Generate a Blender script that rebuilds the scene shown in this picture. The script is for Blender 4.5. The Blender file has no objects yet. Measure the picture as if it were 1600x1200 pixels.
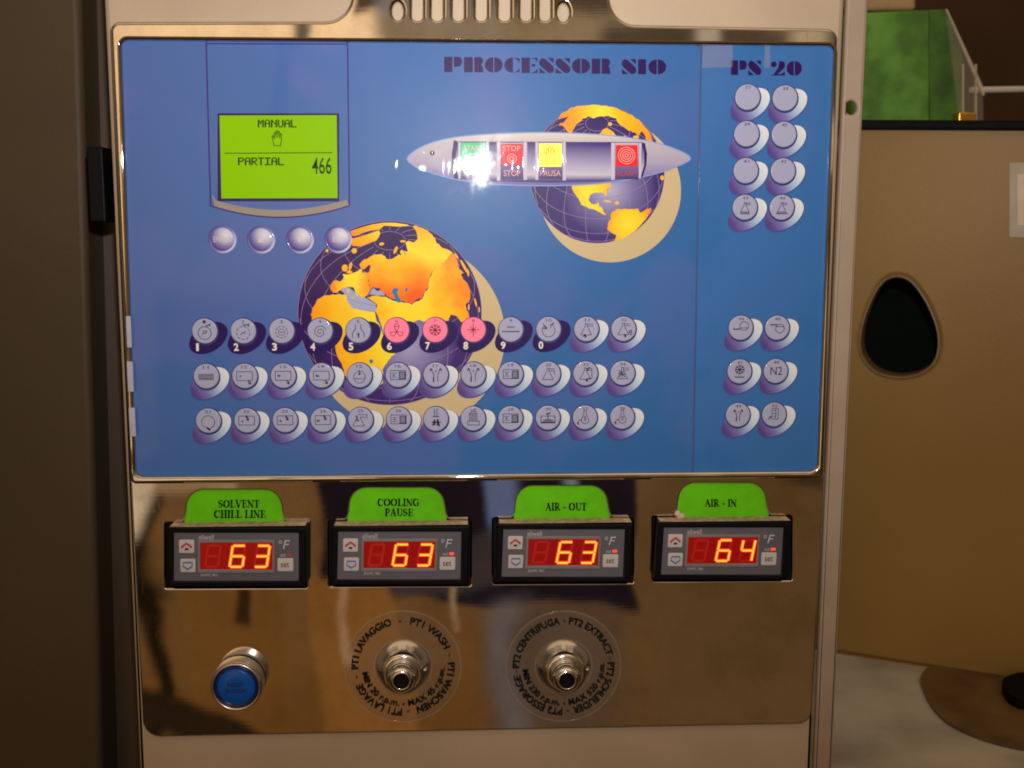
import bpy, math, random
from mathutils import Vector, Matrix
from mathutils.geometry import tessellate_polygon
random.seed(4)
S = bpy.context.scene
COL = S.collection

# ------------------------------------------------------------------ camera
D = 0.58                       # camera to panel, metres
F = 1700.0                     # focal length for a 1600 px wide picture
PITCH, YAW, ROLL = -0.13854, 0.046898, 0.002109
_f = Vector((math.sin(YAW)*math.cos(PITCH), math.cos(YAW)*math.cos(PITCH), math.sin(PITCH)))
_r = Vector((math.cos(YAW), -math.sin(YAW), 0)); _u = _r.cross(_f)
RT = _r*math.cos(ROLL) + _u*math.sin(ROLL); UP = _u*math.cos(ROLL) - _r*math.sin(ROLL); FW = _f
CAMPOS = Vector((0, -D, 0))
cd = bpy.data.cameras.new('camera'); cam = bpy.data.objects.new('camera', cd); COL.objects.link(cam)
m = Matrix((RT, UP, -FW)).transposed().to_4x4(); m.translation = CAMPOS
cam.matrix_world = m
cd.sensor_width = 36; cd.lens = 36*F/1600; cd.clip_start = 0.01; cd.clip_end = 50
cd.dof.use_dof = True; cd.dof.focus_distance = 0.60; cd.dof.aperture_fstop = 11.0
S.camera = cam

def ray(u, v):
    return RT*((u-800)/F) - UP*((v-600)/F) + FW
def P(u, v, y=0.0):            # point of the vertical plane at depth y
    d = ray(u, v); return CAMPOS + d*((y+D)/d.y)
def PZ(u, v, z):               # point of the horizontal plane at height z
    d = ray(u, v); return CAMPOS + d*(z/d.z)

# ------------------------------------------------------------------ world: the warm dim room around
W = bpy.data.worlds.new('World'); S.world = W; W.use_nodes = True
nt = W.node_tree; nt.nodes.clear()
def N(t, typ, **kw):
    n = t.nodes.new(typ)
    for k, v in kw.items(): setattr(n, k, v)
    return n
def math_node(t, op, a, b=None, c=None, clamp=False):
    n = N(t, 'ShaderNodeMath', operation=op); n.use_clamp = clamp
    for i, x in enumerate((a, b, c)):
        if x is None: continue
        if isinstance(x, (int, float)): n.inputs[i].default_value = x
        else: t.links.new(x, n.inputs[i])
    return n.outputs[0]
def mixc(t, fac, a, b):
    n = N(t, 'ShaderNodeMix', data_type='RGBA')
    if isinstance(fac, (int, float)): n.inputs[0].default_value = fac
    else: t.links.new(fac, n.inputs[0])
    for i, x in ((6, a), (7, b)):
        if isinstance(x, tuple): n.inputs[i].default_value = (*x[:3], 1)
        else: t.links.new(x, n.inputs[i])
    return n.outputs[2]
def sstep(t, x, lo, hi):
    n = N(t, 'ShaderNodeMapRange', interpolation_type='SMOOTHSTEP')
    t.links.new(x, n.inputs[0]); n.inputs[1].default_value = lo; n.inputs[2].default_value = hi
    return n.outputs[0]
tc = N(nt, 'ShaderNodeTexCoord')
noi = N(nt, 'ShaderNodeTexNoise'); noi.inputs['Scale'].default_value = 7; noi.inputs['Detail'].default_value = 3
nt.links.new(tc.outputs['Generated'], noi.inputs['Vector'])
vm = N(nt, 'ShaderNodeVectorMath', operation='MULTIPLY_ADD')
nt.links.new(noi.outputs['Color'], vm.inputs[0]); vm.inputs[1].default_value = (.05, .0, .05)
ad = N(nt, 'ShaderNodeVectorMath', operation='ADD'); nt.links.new(tc.outputs['Generated'], ad.inputs[0]); ad.inputs[1].default_value = (-.025, 0, -.025)
nt.links.new(ad.outputs[0], vm.inputs[2])
sp = N(nt, 'ShaderNodeSeparateXYZ'); nt.links.new(vm.outputs[0], sp.inputs[0])
ay = math_node(nt, 'MAXIMUM', math_node(nt, 'ABSOLUTE', sp.outputs[1]), .08)
a = math_node(nt, 'DIVIDE', sp.outputs[0], ay); b = math_node(nt, 'DIVIDE', sp.outputs[2], ay)
def box(a0, a1, b0, b1, s, k=0, kb=0):      # soft-edged patch of the room as the steel sees it; k, kb lean its sides
    aa = math_node(nt, 'MULTIPLY_ADD', b, k, a) if k else a
    bb = math_node(nt, 'MULTIPLY_ADD', a, kb, b) if kb else b
    f = math_node(nt, 'MULTIPLY', sstep(nt, aa, a0-s, a0+s), math_node(nt, 'SUBTRACT', 1, sstep(nt, aa, a1-s, a1+s)))
    g = math_node(nt, 'MULTIPLY', sstep(nt, bb, b0-s, b0+s), math_node(nt, 'SUBTRACT', 1, sstep(nt, bb, b1-s, b1+s)))
    return math_node(nt, 'MULTIPLY', f, g)
c = mixc(nt, sstep(nt, b, -.55, .05), (.19, .077, .017), (.24, .13, .05))
c = mixc(nt, sstep(nt, b, .05, .16), c, (.42, .28, .15))
c = mixc(nt, box(-.42, -.06, -.06, .30, .015), c, (1.5, .98, .52))      # a lit tan wall on the left
c = mixc(nt, box(-.6, -.285, -.212, .30, .006), c, (1.3, .82, .42))
c = mixc(nt, box(-.165, -.152, .06, .3, .004), c, (.20, .14, .09))
c = mixc(nt, box(.03, .16, -.6, -.2, .02), c, (.125, .068, .035))
c = mixc(nt, box(.16, .6, -.6, -.19, .04), c, (.145, .074, .025))
c = mixc(nt, box(-.176, -.098, -.6, -.31, .004, .1), c, (.285, .115, .024))
c = mixc(nt, box(-.29, -.196, -.6, -.28, .006, .05), c, (.19, .077, .017))
c = mixc(nt, box(-.150, .150, -.336, -.19, .003, .05, .16), c, (.016, .010, .013))  # somebody in dark clothes
c = mixc(nt, box(-.10, .06, -.325, -.29, .004, .1, -.2), c, (.055, .040, .036))
c = mixc(nt, box(.004, .040, -.285, -.20, .006, .1), c, (.13, .16, .28))
c = mixc(nt, box(.050, .060, -.30, -.20, .003, .2), c, (.22, .23, .30))
c = mixc(nt, box(-.112, -.104, -.40, -.29, .002), c, (.46, .25, .12))
c = mixc(nt, box(-.003, .003, -.37, -.30, .0015), c, (.42, .25, .13))
c = mixc(nt, box(.012, .034, -.6, -.338, .014, .06), c, (.175, .135, .125))
c = mixc(nt, box(-.193, -.178, -.362, -.30, .003, -.12), c, (.045, .018, .006))
c = mixc(nt, box(-.325, -.285, -.335, -.284, .007), c, (.030, .014, .006))
c = mixc(nt, box(-.278, -.266, -.60, -.25, .002, -.07), c, (.016, .009, .004))
c = mixc(nt, box(-.40, -.205, -.618, -.578, .006, 0, .45), c, (.030, .015, .006))
c = mixc(nt, box(-.325, -.292, -.282, -.236, .005), c, (.90, .64, .38))
c = mixc(nt, box(-.29, -.215, -.250, -.236, .004), c, (.42, .26, .12))
c = mixc(nt, box(-.10, .14, .193, .30, .006), c, (.13, .075, .045))
c = mixc(nt, box(-.06, .02, .19, .21, .02), c, (.40, .36, .34))
c = mixc(nt, box(.13, .5, .10, .186, .010), c, (.12, .08, .045))
c = mixc(nt, box(.21, .235, .10, .26, .008), c, (.62, .48, .32))
c = mixc(nt, box(.30, .312, .05, .26, .004), c, (.70, .52, .30))
c = mixc(nt, box(.318, .345, -.25, .26, .006), c, (.06, .035, .015))
away = math_node(nt, 'MAXIMUM', sstep(nt, math_node(nt, 'ABSOLUTE', a), .45, .8), sstep(nt, math_node(nt, 'ABSOLUTE', b), .6, 1.0))
side = mixc(nt, box(-3.5, -1.0, -.5, 2, .2), (.030, .016, .007), (.20, .13, .065))
side = mixc(nt, box(1.2, 2.6, -.3, 2, .1), side, (.22, .145, .075))
lampc = mixc(nt, box(-1.6, 1.2, 1.1, 3.0, .15), (.26, .175, .10), (1.2, .85, .52))     # pale ceiling high up behind the camera
c = mixc(nt, away, c, mixc(nt, sstep(nt, b, .3, 1.3), side, lampc))   # the dim far sides of the room
bg = N(nt, 'ShaderNodeBackground'); nt.links.new(c, bg.inputs[0]); bg.inputs[1].default_value = 0.8
wo = N(nt, 'ShaderNodeOutputWorld'); nt.links.new(bg.outputs[0], wo.inputs[0])

# ------------------------------------------------------------------ the camera's flash
R0 = P(740, 260)
ld = bpy.data.lights.new('camera_flash', 'AREA'); ld.shape = 'RECTANGLE'; ld.size = .016; ld.size_y = .010; ld.spread = math.radians(100)
ld.energy = 1.1; ld.color = (1.0, .96, .93)
lo = bpy.data.objects.new('camera_flash', ld); COL.objects.link(lo)
lo.location = (2*R0.x, -D, 2*R0.z); lo.rotation_euler = (math.radians(90+9), 0, 0)

S.render.engine = 'CYCLES'
S.cycles.max_bounces = 6; S.cycles.glossy_bounces = 4; S.cycles.transmission_bounces = 4; S.cycles.transparent_max_bounces = 8
S.cycles.sample_clamp_indirect = 3; S.cycles.pixel_filter_type = 'BLACKMAN_HARRIS'; S.cycles.filter_width = 1.9
S.view_settings.view_transform = 'Standard'; S.view_settings.look = 'None'
S.view_settings.exposure = 0; S.view_settings.gamma = 1; S.view_settings.use_curve_mapping = False

# ================================================================== materials
def base_mat(name):
    M = bpy.data.materials.new(name); M.use_nodes = True
    t = M.node_tree; return M, t, t.nodes['Principled BSDF']
def mat(name, col, rough=.5, metal=0, var=.12, scale=60, bump=0, bscale=200, coat=0, emit=None, estr=0, spec=.5, col2=None, rvar=.08):
    M, t, p = base_mat(name)
    co = N(t, 'ShaderNodeTexCoord')
    n = N(t, 'ShaderNodeTexNoise'); n.inputs['Scale'].default_value = scale; n.inputs['Detail'].default_value = 4
    t.links.new(co.outputs['Object'], n.inputs['Vector'])
    f = sstep(t, n.outputs[0], .3, .7)
    c2 = col2 or tuple(x*(1-var) for x in col)
    t.links.new(mixc(t, f, tuple(min(1, x*(1+var*.3)) for x in col), c2), p.inputs['Base Color'])
    p.inputs['Metallic'].default_value = metal
    t.links.new(math_node(t, 'MULTIPLY_ADD', n.outputs[0], rvar, rough-rvar/2, clamp=True), p.inputs['Roughness'])
    p.inputs['Coat Weight'].default_value = coat; p.inputs['Coat Roughness'].default_value = .08
    p.inputs['Specular IOR Level'].default_value = spec
    if emit: p.inputs['Emission Color'].default_value = (*emit, 1); p.inputs['Emission Strength'].default_value = estr
    if bump:
        n2 = N(t, 'ShaderNodeTexNoise'); n2.inputs['Scale'].default_value = bscale; n2.inputs['Detail'].default_value = 3
        t.links.new(co.outputs['Object'], n2.inputs['Vector'])
        bp = N(t, 'ShaderNodeBump'); bp.inputs['Strength'].default_value = bump; bp.inputs['Distance'].default_value = .001
        t.links.new(n2.outputs[0], bp.inputs['Height']); t.links.new(bp.outputs[0], p.inputs['Normal'])
    return M
_film_group = None
def film_surface(t, p):
    """gloss of the polyester film: handled, smeared and finely scratched"""
    g = N(t, 'ShaderNodeNewGeometry')
    n = N(t, 'ShaderNodeTexNoise'); n.inputs['Scale'].default_value = 26; n.inputs['Detail'].default_value = 6; n.inputs['Roughness'].default_value = .65
    t.links.new(g.outputs['Position'], n.inputs['Vector'])
    p.inputs['Roughness'].default_value = .34; p.inputs['Specular IOR Level'].default_value = .09
    p.inputs['Coat Weight'].default_value = .42
    t.links.new(math_node(t, 'MULTIPLY_ADD', sstep(t, n.outputs[0], .45, .70), .09, .022), p.inputs['Coat Roughness'])
    # scratches: stretched voronoi edges in two directions, plus grain
    hs = None
    for rot, sc in ((.5, (900, 900, 40)), (-.9, (700, 700, 30)), (1.4, (500, 500, 26))):
        mp = N(t, 'ShaderNodeMapping'); mp.inputs['Rotation'].default_value = (0, rot, 0); mp.inputs['Scale'].default_value = sc
        t.links.new(g.outputs['Position'], mp.inputs['Vector'])
        nn = N(t, 'ShaderNodeTexNoise'); nn.inputs['Scale'].default_value = 1; nn.inputs['Detail'].default_value = 2
        t.links.new(mp.outputs[0], nn.inputs['Vector'])
        k = sstep(t, nn.outputs[0], .66, .74)
        hs = k if hs is None else math_node(t, 'ADD', hs, k)
    w = N(t, 'ShaderNodeTexNoise'); w.inputs['Scale'].default_value = 9; w.inputs['Detail'].default_value = 2
    t.links.new(g.outputs['Position'], w.inputs['Vector'])
    bp = N(t, 'ShaderNodeBump'); bp.inputs['Strength'].default_value = .09; bp.inputs['Distance'].default_value = .0002
    t.links.new(hs, bp.inputs['Height'])
    bq = N(t, 'ShaderNodeBump'); bq.inputs['Strength'].default_value = .12; bq.inputs['Distance'].default_value = .002
    t.links.new(w.outputs[0], bq.inputs['Height']); t.links.new(bq.outputs[0], bp.inputs['Normal'])
    t.links.new(bp.outputs[0], p.inputs['Coat Normal'])
def film(name, col, emit=None, estr=0):
    M, t, p = base_mat(name)
    if isinstance(col, tuple): p.inputs['Base Color'].default_value = (*col, 1)
    else: t.links.new(col(t), p.inputs['Base Color'])
    if emit: p.inputs['Emission Color'].default_value = (*emit, 1); p.inputs['Emission Strength'].default_value = estr
    film_surface(t, p); return M
def obj_axis(t, ang, lo, hi):            # printed linear blend along a direction of the object's own plane
    co = N(t, 'ShaderNodeTexCoord'); s = N(t, 'ShaderNodeSeparateXYZ'); t.links.new(co.outputs['Object'], s.inputs[0])
    q = math_node(t, 'ADD', math_node(t, 'MULTIPLY', s.outputs[0], math.cos(ang)), math_node(t, 'MULTIPLY', s.outputs[2], math.sin(ang)))
    n = N(t, 'ShaderNodeMapRange'); t.links.new(q, n.inputs[0]); n.inputs[1].default_value = lo; n.inputs[2].default_value = hi
    return n.outputs[0]
def obj_radial(t, cx, cz, r):
    co = N(t, 'ShaderNodeTexCoord'); v = N(t, 'ShaderNodeVectorMath', operation='DISTANCE')
    t.links.new(co.outputs['Object'], v.inputs[0]); v.inputs[1].default_value = (cx, 0, cz)
    return math_node(t, 'DIVIDE', v.outputs['Value'], r, clamp=True)
def ramp(t, fac, stops):
    n = N(t, 'ShaderNodeValToRGB'); t.links.new(fac, n.inputs[0]); e = n.color_ramp.elements
    while len(e) < len(stops): e.new(.5)
    for i, (p, c) in enumerate(stops): e[i].position = p; e[i].color = (*c, 1)
    return n.outputs[0]
def lin(r, g, b):
    f = lambda x: ((x/255+.055)/1.055)**2.4 if x > 10 else x/255/12.92
    return (f(r), f(g), f(b))

def blue_film(name, c1, c2):
    def col(t):
        g = N(t, 'ShaderNodeNewGeometry')
        n = N(t, 'ShaderNodeTexNoise'); n.inputs['Scale'].default_value = 9; n.inputs['Detail'].default_value = 5; n.inputs['Distortion'].default_value = .6
        t.links.new(g.outputs['Position'], n.inputs['Vector'])
        f = math_node(t, 'ADD', math_node(t, 'MULTIPLY', sstep(t, n.outputs[0], .46, .56), .85), obj_axis(t, math.radians(158), -.12, .14))
        return mixc(t, math_node(t, 'MULTIPLY', f, .65, clamp=True), c1, c2)
    return film(name, col)
M_FILM = blue_film('main_film_blue', lin(52, 106, 168), lin(80, 106, 172))
M_FILM2 = blue_film('side_film_blue', lin(44, 106, 170), lin(62, 112, 176))
M_NAVY = film('navy_print', lin(42, 22, 92))
M_LETTER = film('violet_black_print', lin(44, 18, 84))
M_LINE = film('violet_line_print', lin(50, 34, 124))
M_TAN = film('tan_print', lin(206, 184, 140))
M_TAN2 = film('grey_tan_print', lin(150, 140, 128))
M_SEAM = film('film_edge', lin(84, 92, 132))
M_KEY = film('key_grey_lilac', lin(168, 170, 200))
M_KEYP = film('key_pink_lit', lin(255, 128, 158), lin(255, 120, 150), .12)
M_KEYRIM = film('key_rim_violet', lin(60, 58, 112))
M_ICON = film('icon_dark_print', lin(44, 40, 56))
M_ICONR = film('icon_red_brown_print', lin(120, 34, 50))
M_NUM = film('numeral_cream_print', lin(240, 232, 214))
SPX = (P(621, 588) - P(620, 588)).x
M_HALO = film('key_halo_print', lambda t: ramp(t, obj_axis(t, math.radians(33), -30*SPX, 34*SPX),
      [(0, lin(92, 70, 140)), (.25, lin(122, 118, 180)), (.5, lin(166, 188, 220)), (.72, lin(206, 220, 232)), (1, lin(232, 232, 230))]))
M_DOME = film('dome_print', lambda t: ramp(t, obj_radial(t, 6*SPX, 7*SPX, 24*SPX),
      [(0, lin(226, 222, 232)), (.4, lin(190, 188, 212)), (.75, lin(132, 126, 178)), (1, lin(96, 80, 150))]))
M_DOMER = film('dome_ring_print', lambda t: ramp(t, obj_axis(t, math.radians(-40), -20*SPX, 20*SPX),
      [(0, lin(84, 84, 152)), (.55, lin(120, 124, 190)), (1, lin(196, 200, 232))]))
def steel(name, rough=.05, dents=.5):
    M, t, p = base_mat(name)
    g = N(t, 'ShaderNodeNewGeometry')
    p.inputs['Metallic'].default_value = 1
    n = N(t, 'ShaderNodeTexNoise'); n.inputs['Scale'].default_value = 20; n.inputs['Detail'].default_value = 6; n.inputs['Roughness'].default_value = .7
    t.links.new(g.outputs['Position'], n.inputs['Vector'])
    t.links.new(mixc(t, sstep(t, n.outputs[0], .35, .7), (.78, .75, .72), (.60, .57, .54)), p.inputs['Base Color'])
    mp = N(t, 'ShaderNodeMapping'); mp.inputs['Scale'].default_value = (30, 30, 1400); t.links.new(g.outputs['Position'], mp.inputs['Vector'])
    br = N(t, 'ShaderNodeTexNoise'); br.inputs['Scale'].default_value = 1; br.inputs['Detail'].default_value = 3; t.links.new(mp.outputs[0], br.inputs['Vector'])
    r = math_node(t, 'ADD', math_node(t, 'MULTIPLY', sstep(t, n.outputs[0], .5, .85), .07), math_node(t, 'MULTIPLY', br.outputs[0], .02))
    for rot, sc in ((.5, (1100, 1100, 60)), (-1.1, (900, 900, 50)), (1.45, (1300, 1300, 40))):
        mq = N(t, 'ShaderNodeMapping'); mq.inputs['Rotation'].default_value = (0, rot, 0); mq.inputs['Scale'].default_value = sc
        t.links.new(g.outputs['Position'], mq.inputs['Vector'])
        sn = N(t, 'ShaderNodeTexNoise'); sn.inputs['Scale'].default_value = 1; sn.inputs['Detail'].default_value = 2; t.links.new(mq.outputs[0], sn.inputs['Vector'])
        r = math_node(t, 'ADD', r, math_node(t, 'MULTIPLY', sstep(t, sn.outputs[0], .64, .74), .035))
    sm = N(t, 'ShaderNodeTexVoronoi'); sm.inputs['Scale'].default_value = 260; t.links.new(g.outputs['Position'], sm.inputs['Vector'])
    r = math_node(t, 'ADD', r, math_node(t, 'MULTIPLY', math_node(t, 'SUBTRACT', 1, sstep(t, sm.outputs['Distance'], .08, .16)), .035))
    t.links.new(math_node(t, 'ADD', r, rough), p.inputs['Roughness'])
    w = N(t, 'ShaderNodeTexNoise'); w.inputs['Scale'].default_value = 7; w.inputs['Detail'].default_value = 1
    t.links.new(g.outputs['Position'], w.inputs['Vector'])
    b1 = N(t, 'ShaderNodeBump'); b1.inputs['Strength'].default_value = dents; b1.inputs['Distance'].default_value = .006
    t.links.new(w.outputs[0], b1.inputs['Height'])
    b2 = N(t, 'ShaderNodeBump'); b2.inputs['Strength'].default_value = .012; b2.inputs['Distance'].default_value = .0002
    t.links.new(br.outputs[0], b2.inputs['Height']); t.links.new(b1.outputs[0], b2.inputs['Normal'])
    t.links.new(b2.outputs[0], p.inputs['Normal'])
    return M
M_STEEL = steel('polished_steel_plate', .005, .22)
M_STEEL2 = steel('polished_steel_bezel', .015, .38)
M_CHROME = mat('chrome', (.80, .77, .74), .13, 1, var=.1, rvar=.05)
M_SATIN = mat('satin_metal', (.66, .60, .55), .28, 1, var=.1)
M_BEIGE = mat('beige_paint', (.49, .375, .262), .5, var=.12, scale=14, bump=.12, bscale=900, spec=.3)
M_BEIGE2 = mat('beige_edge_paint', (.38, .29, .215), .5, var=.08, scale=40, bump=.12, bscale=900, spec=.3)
M_BODY = mat('cabinet_inside_paint', (.10, .08, .07), .6)
M_BLACK = mat('black_plastic', (.004, .0035, .005), .45, spec=.10, bump=.1, bscale=1500)
M_BLACKM = mat('matt_black', (.005, .0045, .0045), .7, spec=.12)
M_FACE = mat('controller_face_grey', (.105, .098, .118), .5, var=.1)
M_FACEL = mat('controller_frame_grey', (.20, .18, .19), .45)
M_BTN = mat('controller_button', (.55, .50, .47), .5)
M_TOPSHEEN = mat('tan_top_sheen', (.50, .36, .20), .8, var=.4, scale=220)  # tan colour imitating light reflected off the controllers' top faces
M_WHITE = mat('white_ink', (.52, .50, .50), .6, spec=.1)
M_RED = mat('red_ink', (.45, .05, .06), .5)
M_BLUEI = mat('blue_ink', (.12, .14, .42), .5)
M_GREEN = mat('green_card', (.125, .54, .002), .6, var=.16, spec=.15)
M_INK = mat('black_ink', (.006, .008, .006), .7, spec=.08)
M_TAPE = mat('white_tape', (.46, .44, .54), .5)
M_PUTTY = mat('putty', (.62, .48, .40), .7, bump=.5, bscale=600)
M_BLUEL = mat('blue_lens', (.005, .075, .36), .3, coat=.1, spec=.2, emit=(.01, .12, .5), estr=.04)
M_BLUED = mat('blue_lens_edge', (.006, .010, .10), .25)
M_BLUET = mat('lens_letter_blue', (.004, .02, .16), .4)
M_LCD = mat('lcd_backlit', (.12, .25, .001), .3, var=.05, scale=20, emit=(.31, .62, .0), estr=.48, coat=.05, spec=.05)
M_LCDT = mat('lcd_segments', (.018, .04, .006), .5, spec=.1)
M_LEDW = mat('led_window_red', (.05, .0, .0), .3, emit=(.36, .001, .001), estr=.6, coat=.3)
M_LEDDIM = mat('led_segment_unlit', (.08, .0, .0), .4, emit=(.50, .008, .003), estr=.55)
M_LEDGLOW = mat('led_segment_glow', (.2, .01, .0), .4, emit=(1.0, .035, .006), estr=1.25)
M_LEDCORE = mat('led_segment_core', (.3, .1, .0), .4, emit=(1.0, .40, .035), estr=1.7)
M_LEDDOT = mat('indicator_lit', (.3, .02, .0), .4, emit=(1.0, .07, .03), estr=1.1)
M_BROWN = mat('brown_moulded_panel', (.31, .185, .052), .42, var=.12, scale=5, spec=.18, bump=.12, bscale=700)
M_BRONZE = mat('brown_hole_lip', (.20, .12, .05), .35)
M_BROWNL = mat('dark_brown_panel', (.078, .054, .030), .5, var=.12, scale=6, bump=.15, bscale=600, spec=.15)
M_BROWNS = mat('dark_grey_brown_post', (.072, .047, .028), .5, var=.12, scale=6)
M_ORANGE = mat('orange_edge_strip', (.36, .15, .02), .5)
M_WALL = mat('background_dark_brown', (.09, .045, .018), .8, var=.4, scale=2)
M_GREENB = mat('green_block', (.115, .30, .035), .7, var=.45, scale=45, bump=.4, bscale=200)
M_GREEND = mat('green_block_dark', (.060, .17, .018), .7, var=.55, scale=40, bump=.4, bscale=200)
M_GOLD = mat('brass', (.8, .5, .08), .3, 1)
M_ROD = mat('pale_rod', (.60, .56, .52), .35)
M_STONE = mat('pale_worktop', (.57, .53, .44), .5, var=.36, scale=15, bump=.2, bscale=300)
M_PAD = mat('brown_pad', (.17, .098, .034), .5, var=.45, scale=25, bump=.2)
def clear(name, tint, mixf):
    M, t, p = base_mat(name)
    p.inputs['Roughness'].default_value = .08; p.inputs['Base Color'].default_value = (*tint, 1)
    tr = N(t, 'ShaderNodeBsdfTransparent'); mx = N(t, 'ShaderNodeMixShader'); mx.inputs[0].default_value = mixf
    o = t.nodes['Material Output']
    t.links.new(tr.outputs[0], mx.inputs[1]); t.links.new(p.outputs[0], mx.inputs[2]); t.links.new(mx.outputs[0], o.inputs[0])
    return M
M_CLEAR = clear('clear_label', (.26, .22, .19), .13)
M_CLEARE = clear('clear_label_edge', (.5, .40, .3), .22)
M_TAPEC = clear('clear_tape', (.50, .46, .56), .24)
M_ACRYL = clear('clear_acrylic', (.5, .42, .3), .14)
M_ACRYE = clear('clear_acrylic_edge', (.8, .68, .5), .45)

# ================================================================== mesh helpers
WL = {}                                   # world location of every object (no object is rotated)
def link(name, me, loc, parent=None):
    o = bpy.data.objects.new(name, me); COL.objects.link(o)
    loc = Vector(loc); WL[o] = loc
    if parent: o.parent = parent; o.location = loc - WL[parent]
    else: o.location = loc
    return o
def tag(o, label, cat=None, group=None, kind=None):
    o['label'] = label
    if cat: o['category'] = cat
    if group: o['group'] = group
    if kind: o['kind'] = kind
    return o
def thing(name, loc, label, cat, group=None):
    return tag(link(name, None, loc), label, cat, group)
class G:                                  # grows one mesh in world coordinates
    def __init__(s): s.v = []; s.f = []; s.sm = []; s.k = 0
    def add(s, vs, fs, smooth=False):
        o = len(s.v); s.v += [Vector(x) for x in vs]; s.f += [tuple(i+o for i in f) for f in fs]; s.sm += [smooth]*len(fs); return s
    def sheet(s, loops, flip=False):       # loops of world points lying on a plane facing the camera (-y)
        tris = tessellate_polygon(loops); vs = [p for l in loops for p in l]; fs = []
        for q in tris:
            n = (vs[q[1]]-vs[q[0]]).cross(vs[q[2]]-vs[q[0]])
            if n.length < 1e-14: continue
            fs.append(tuple(q) if (n.y < 0) != flip else (q[0], q[2], q[1]))
        return s.add(vs, fs)
    def px(s, polys, y):                   # polygons traced on the panel
        for p in polys: s.sheet([[P(u, v, y - s.k*4e-6) for u, v in p]]); s.k += 1
        return s
    def strokes(s, lines, w, y, f=None):   # lines: lists of points (pixels of the panel, or local via f)
        f = f or (lambda u, v, yy: P(u, v, yy))
        for l in lines:
            ww = w
            if isinstance(l, tuple): l, ww = l
            for (x0, y0), (x1, y1) in zip(l, l[1:]):
                dx, dy = x1-x0, y1-y0; L = math.hypot(dx, dy)
                if L < 1e-6: continue
                dx, dy = dx/L*ww/2, dy/L*ww/2; e = .6
                q = [(x0-dx*e+dy, y0-dy*e-dx), (x0-dx*e-dy, y0-dy*e+dx), (x1+dx*e-dy, y1+dy*e+dx), (x1+dx*e+dy, y1+dy*e-dx)]
                s.sheet([[f(a, b, y - (s.k % 24)*3e-6) for a, b in q]]); s.k += 1
        return s
    def slab(s, loops, yf, yb, bev=0, seg=4, O=Vector((0, 0, 0)), ex=Vector((1, 0, 0)), back=False):
        """loops: outer then holes, each a list of (x, z); front at depth yf, back at yb, rounded front edge"""
        ez = Vector((0, 0, 1)); en = ez.cross(ex)*1.0; en = Vector((-ex.y, ex.x, 0))
        W3 = lambda x, z, y: O + ex*x + ez*z + en*y
        caps = []
        for i, l in enumerate(loops):
            A = sum(x0*z1-x1*z0 for (x0, z0), (x1, z1) in zip(l, l[1:]+l[:1]))
            if (A > 0) != (i == 0): l = l[::-1]
            n = len(l); nor = []
            for k in range(n):
                p0, p1, p2 = Vector(l[k-1]), Vector(l[k]), Vector(l[(k+1) % n])
                d1 = (p1-p0).normalized(); d2 = (p2-p1).normalized()
                n1 = Vector((-d1.y, d1.x)); n2 = Vector((-d2.y, d2.x)); mm = (n1+n2)
                mm = mm.normalized() if mm.length > 1e-6 else n1
                nor.append(mm/max(.4, mm.dot(n1)))
            rings = []
            if bev:
                for k in range(seg+1):
                    t = k/seg*math.pi/2; ins = bev*(1-math.sin(t)); y = yf + bev*(1-math.cos(t))
                    rings.append([W3(l[j][0]+nor[j].x*ins, l[j][1]+nor[j].y*ins, y) for j in range(n)])
            else: rings.append([W3(x, z, yf) for x, z in l])
            caps.append(list(rings[0]))
            if yb > yf+bev: rings.append([W3(x, z, yb) for x, z in l])
            nb = len(rings) - (2 if yb > yf+bev else 1)
            if nb > 0:
                vs = [p for r in rings[:nb+1] for p in r]
                s.add(vs, [(r*n+k, r*n+n+k, r*n+n+(k+1) % n, r*n+(k+1) % n) for r in range(nb) for k in range(n)], True)
            if yb > yf+bev:
                vs = rings[-2]+rings[-1]
                s.add(vs, [(k, n+k, n+(k+1) % n, (k+1) % n) for k in range(n)], n > 16)
        s.sheet(caps)
        if back: s.sheet([[p + en*(yb-yf) for p in c] for c in caps], True)
        return s
    def lathe(s, c, prof, n=64, cap=True, ax=(0, -1, 0), ang=0):   # prof: (radius, height towards the viewer)
        c = Vector(c); vs = []
        for r, h in prof:
            for k in range(n):
                t = 2*math.pi*k/n; vs.append(c + Vector((math.cos(t)*r, -h, math.sin(t)*r)))
        fs = [(i*n+k, i*n+(k+1) % n, (i+1)*n+(k+1) % n, (i+1)*n+k) for i in range(len(prof)-1) for k in range(n)]
        s.add(vs, fs, True)
        if cap and prof[-1][0] > 1e-6:
            r, h = prof[-1]; s.add([c + Vector((math.cos(2*math.pi*k/n)*r, -h, math.sin(2*math.pi*k/n)*r)) for k in range(n)], [tuple(range(n))])
        return s
    def box(s, x0, x1, y0, y1, z0, z1):
        v = [(x, y, z) for x in (x0, x1) for y in (y0, y1) for z in (z0, z1)]
        return s.add(v, [(0, 1, 3, 2), (4, 6, 7, 5), (0, 4, 5, 1), (2, 3, 7, 6), (0, 2, 6, 4), (1, 5, 7, 3)])
    def mesh(s, name, M, origin):
        me = bpy.data.meshes.new(name); o = Vector(origin)
        me.from_pydata([tuple(v-o) for v in s.v], [], s.f)
        for p, q in zip(me.polygons, s.sm): p.use_smooth = q
        me.materials.append(M); me.update(); return me
    def build(s, name, M, parent=None, origin=None):
        if origin is None:
            xs = [v.x for v in s.v]; ys = [v.y for v in s.v]; zs = [v.z for v in s.v]
            origin = Vector(((min(xs)+max(xs))/2, max(ys), (min(zs)+max(zs))/2))
        return link(name, s.mesh(name, M, origin), origin, parent)

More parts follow.
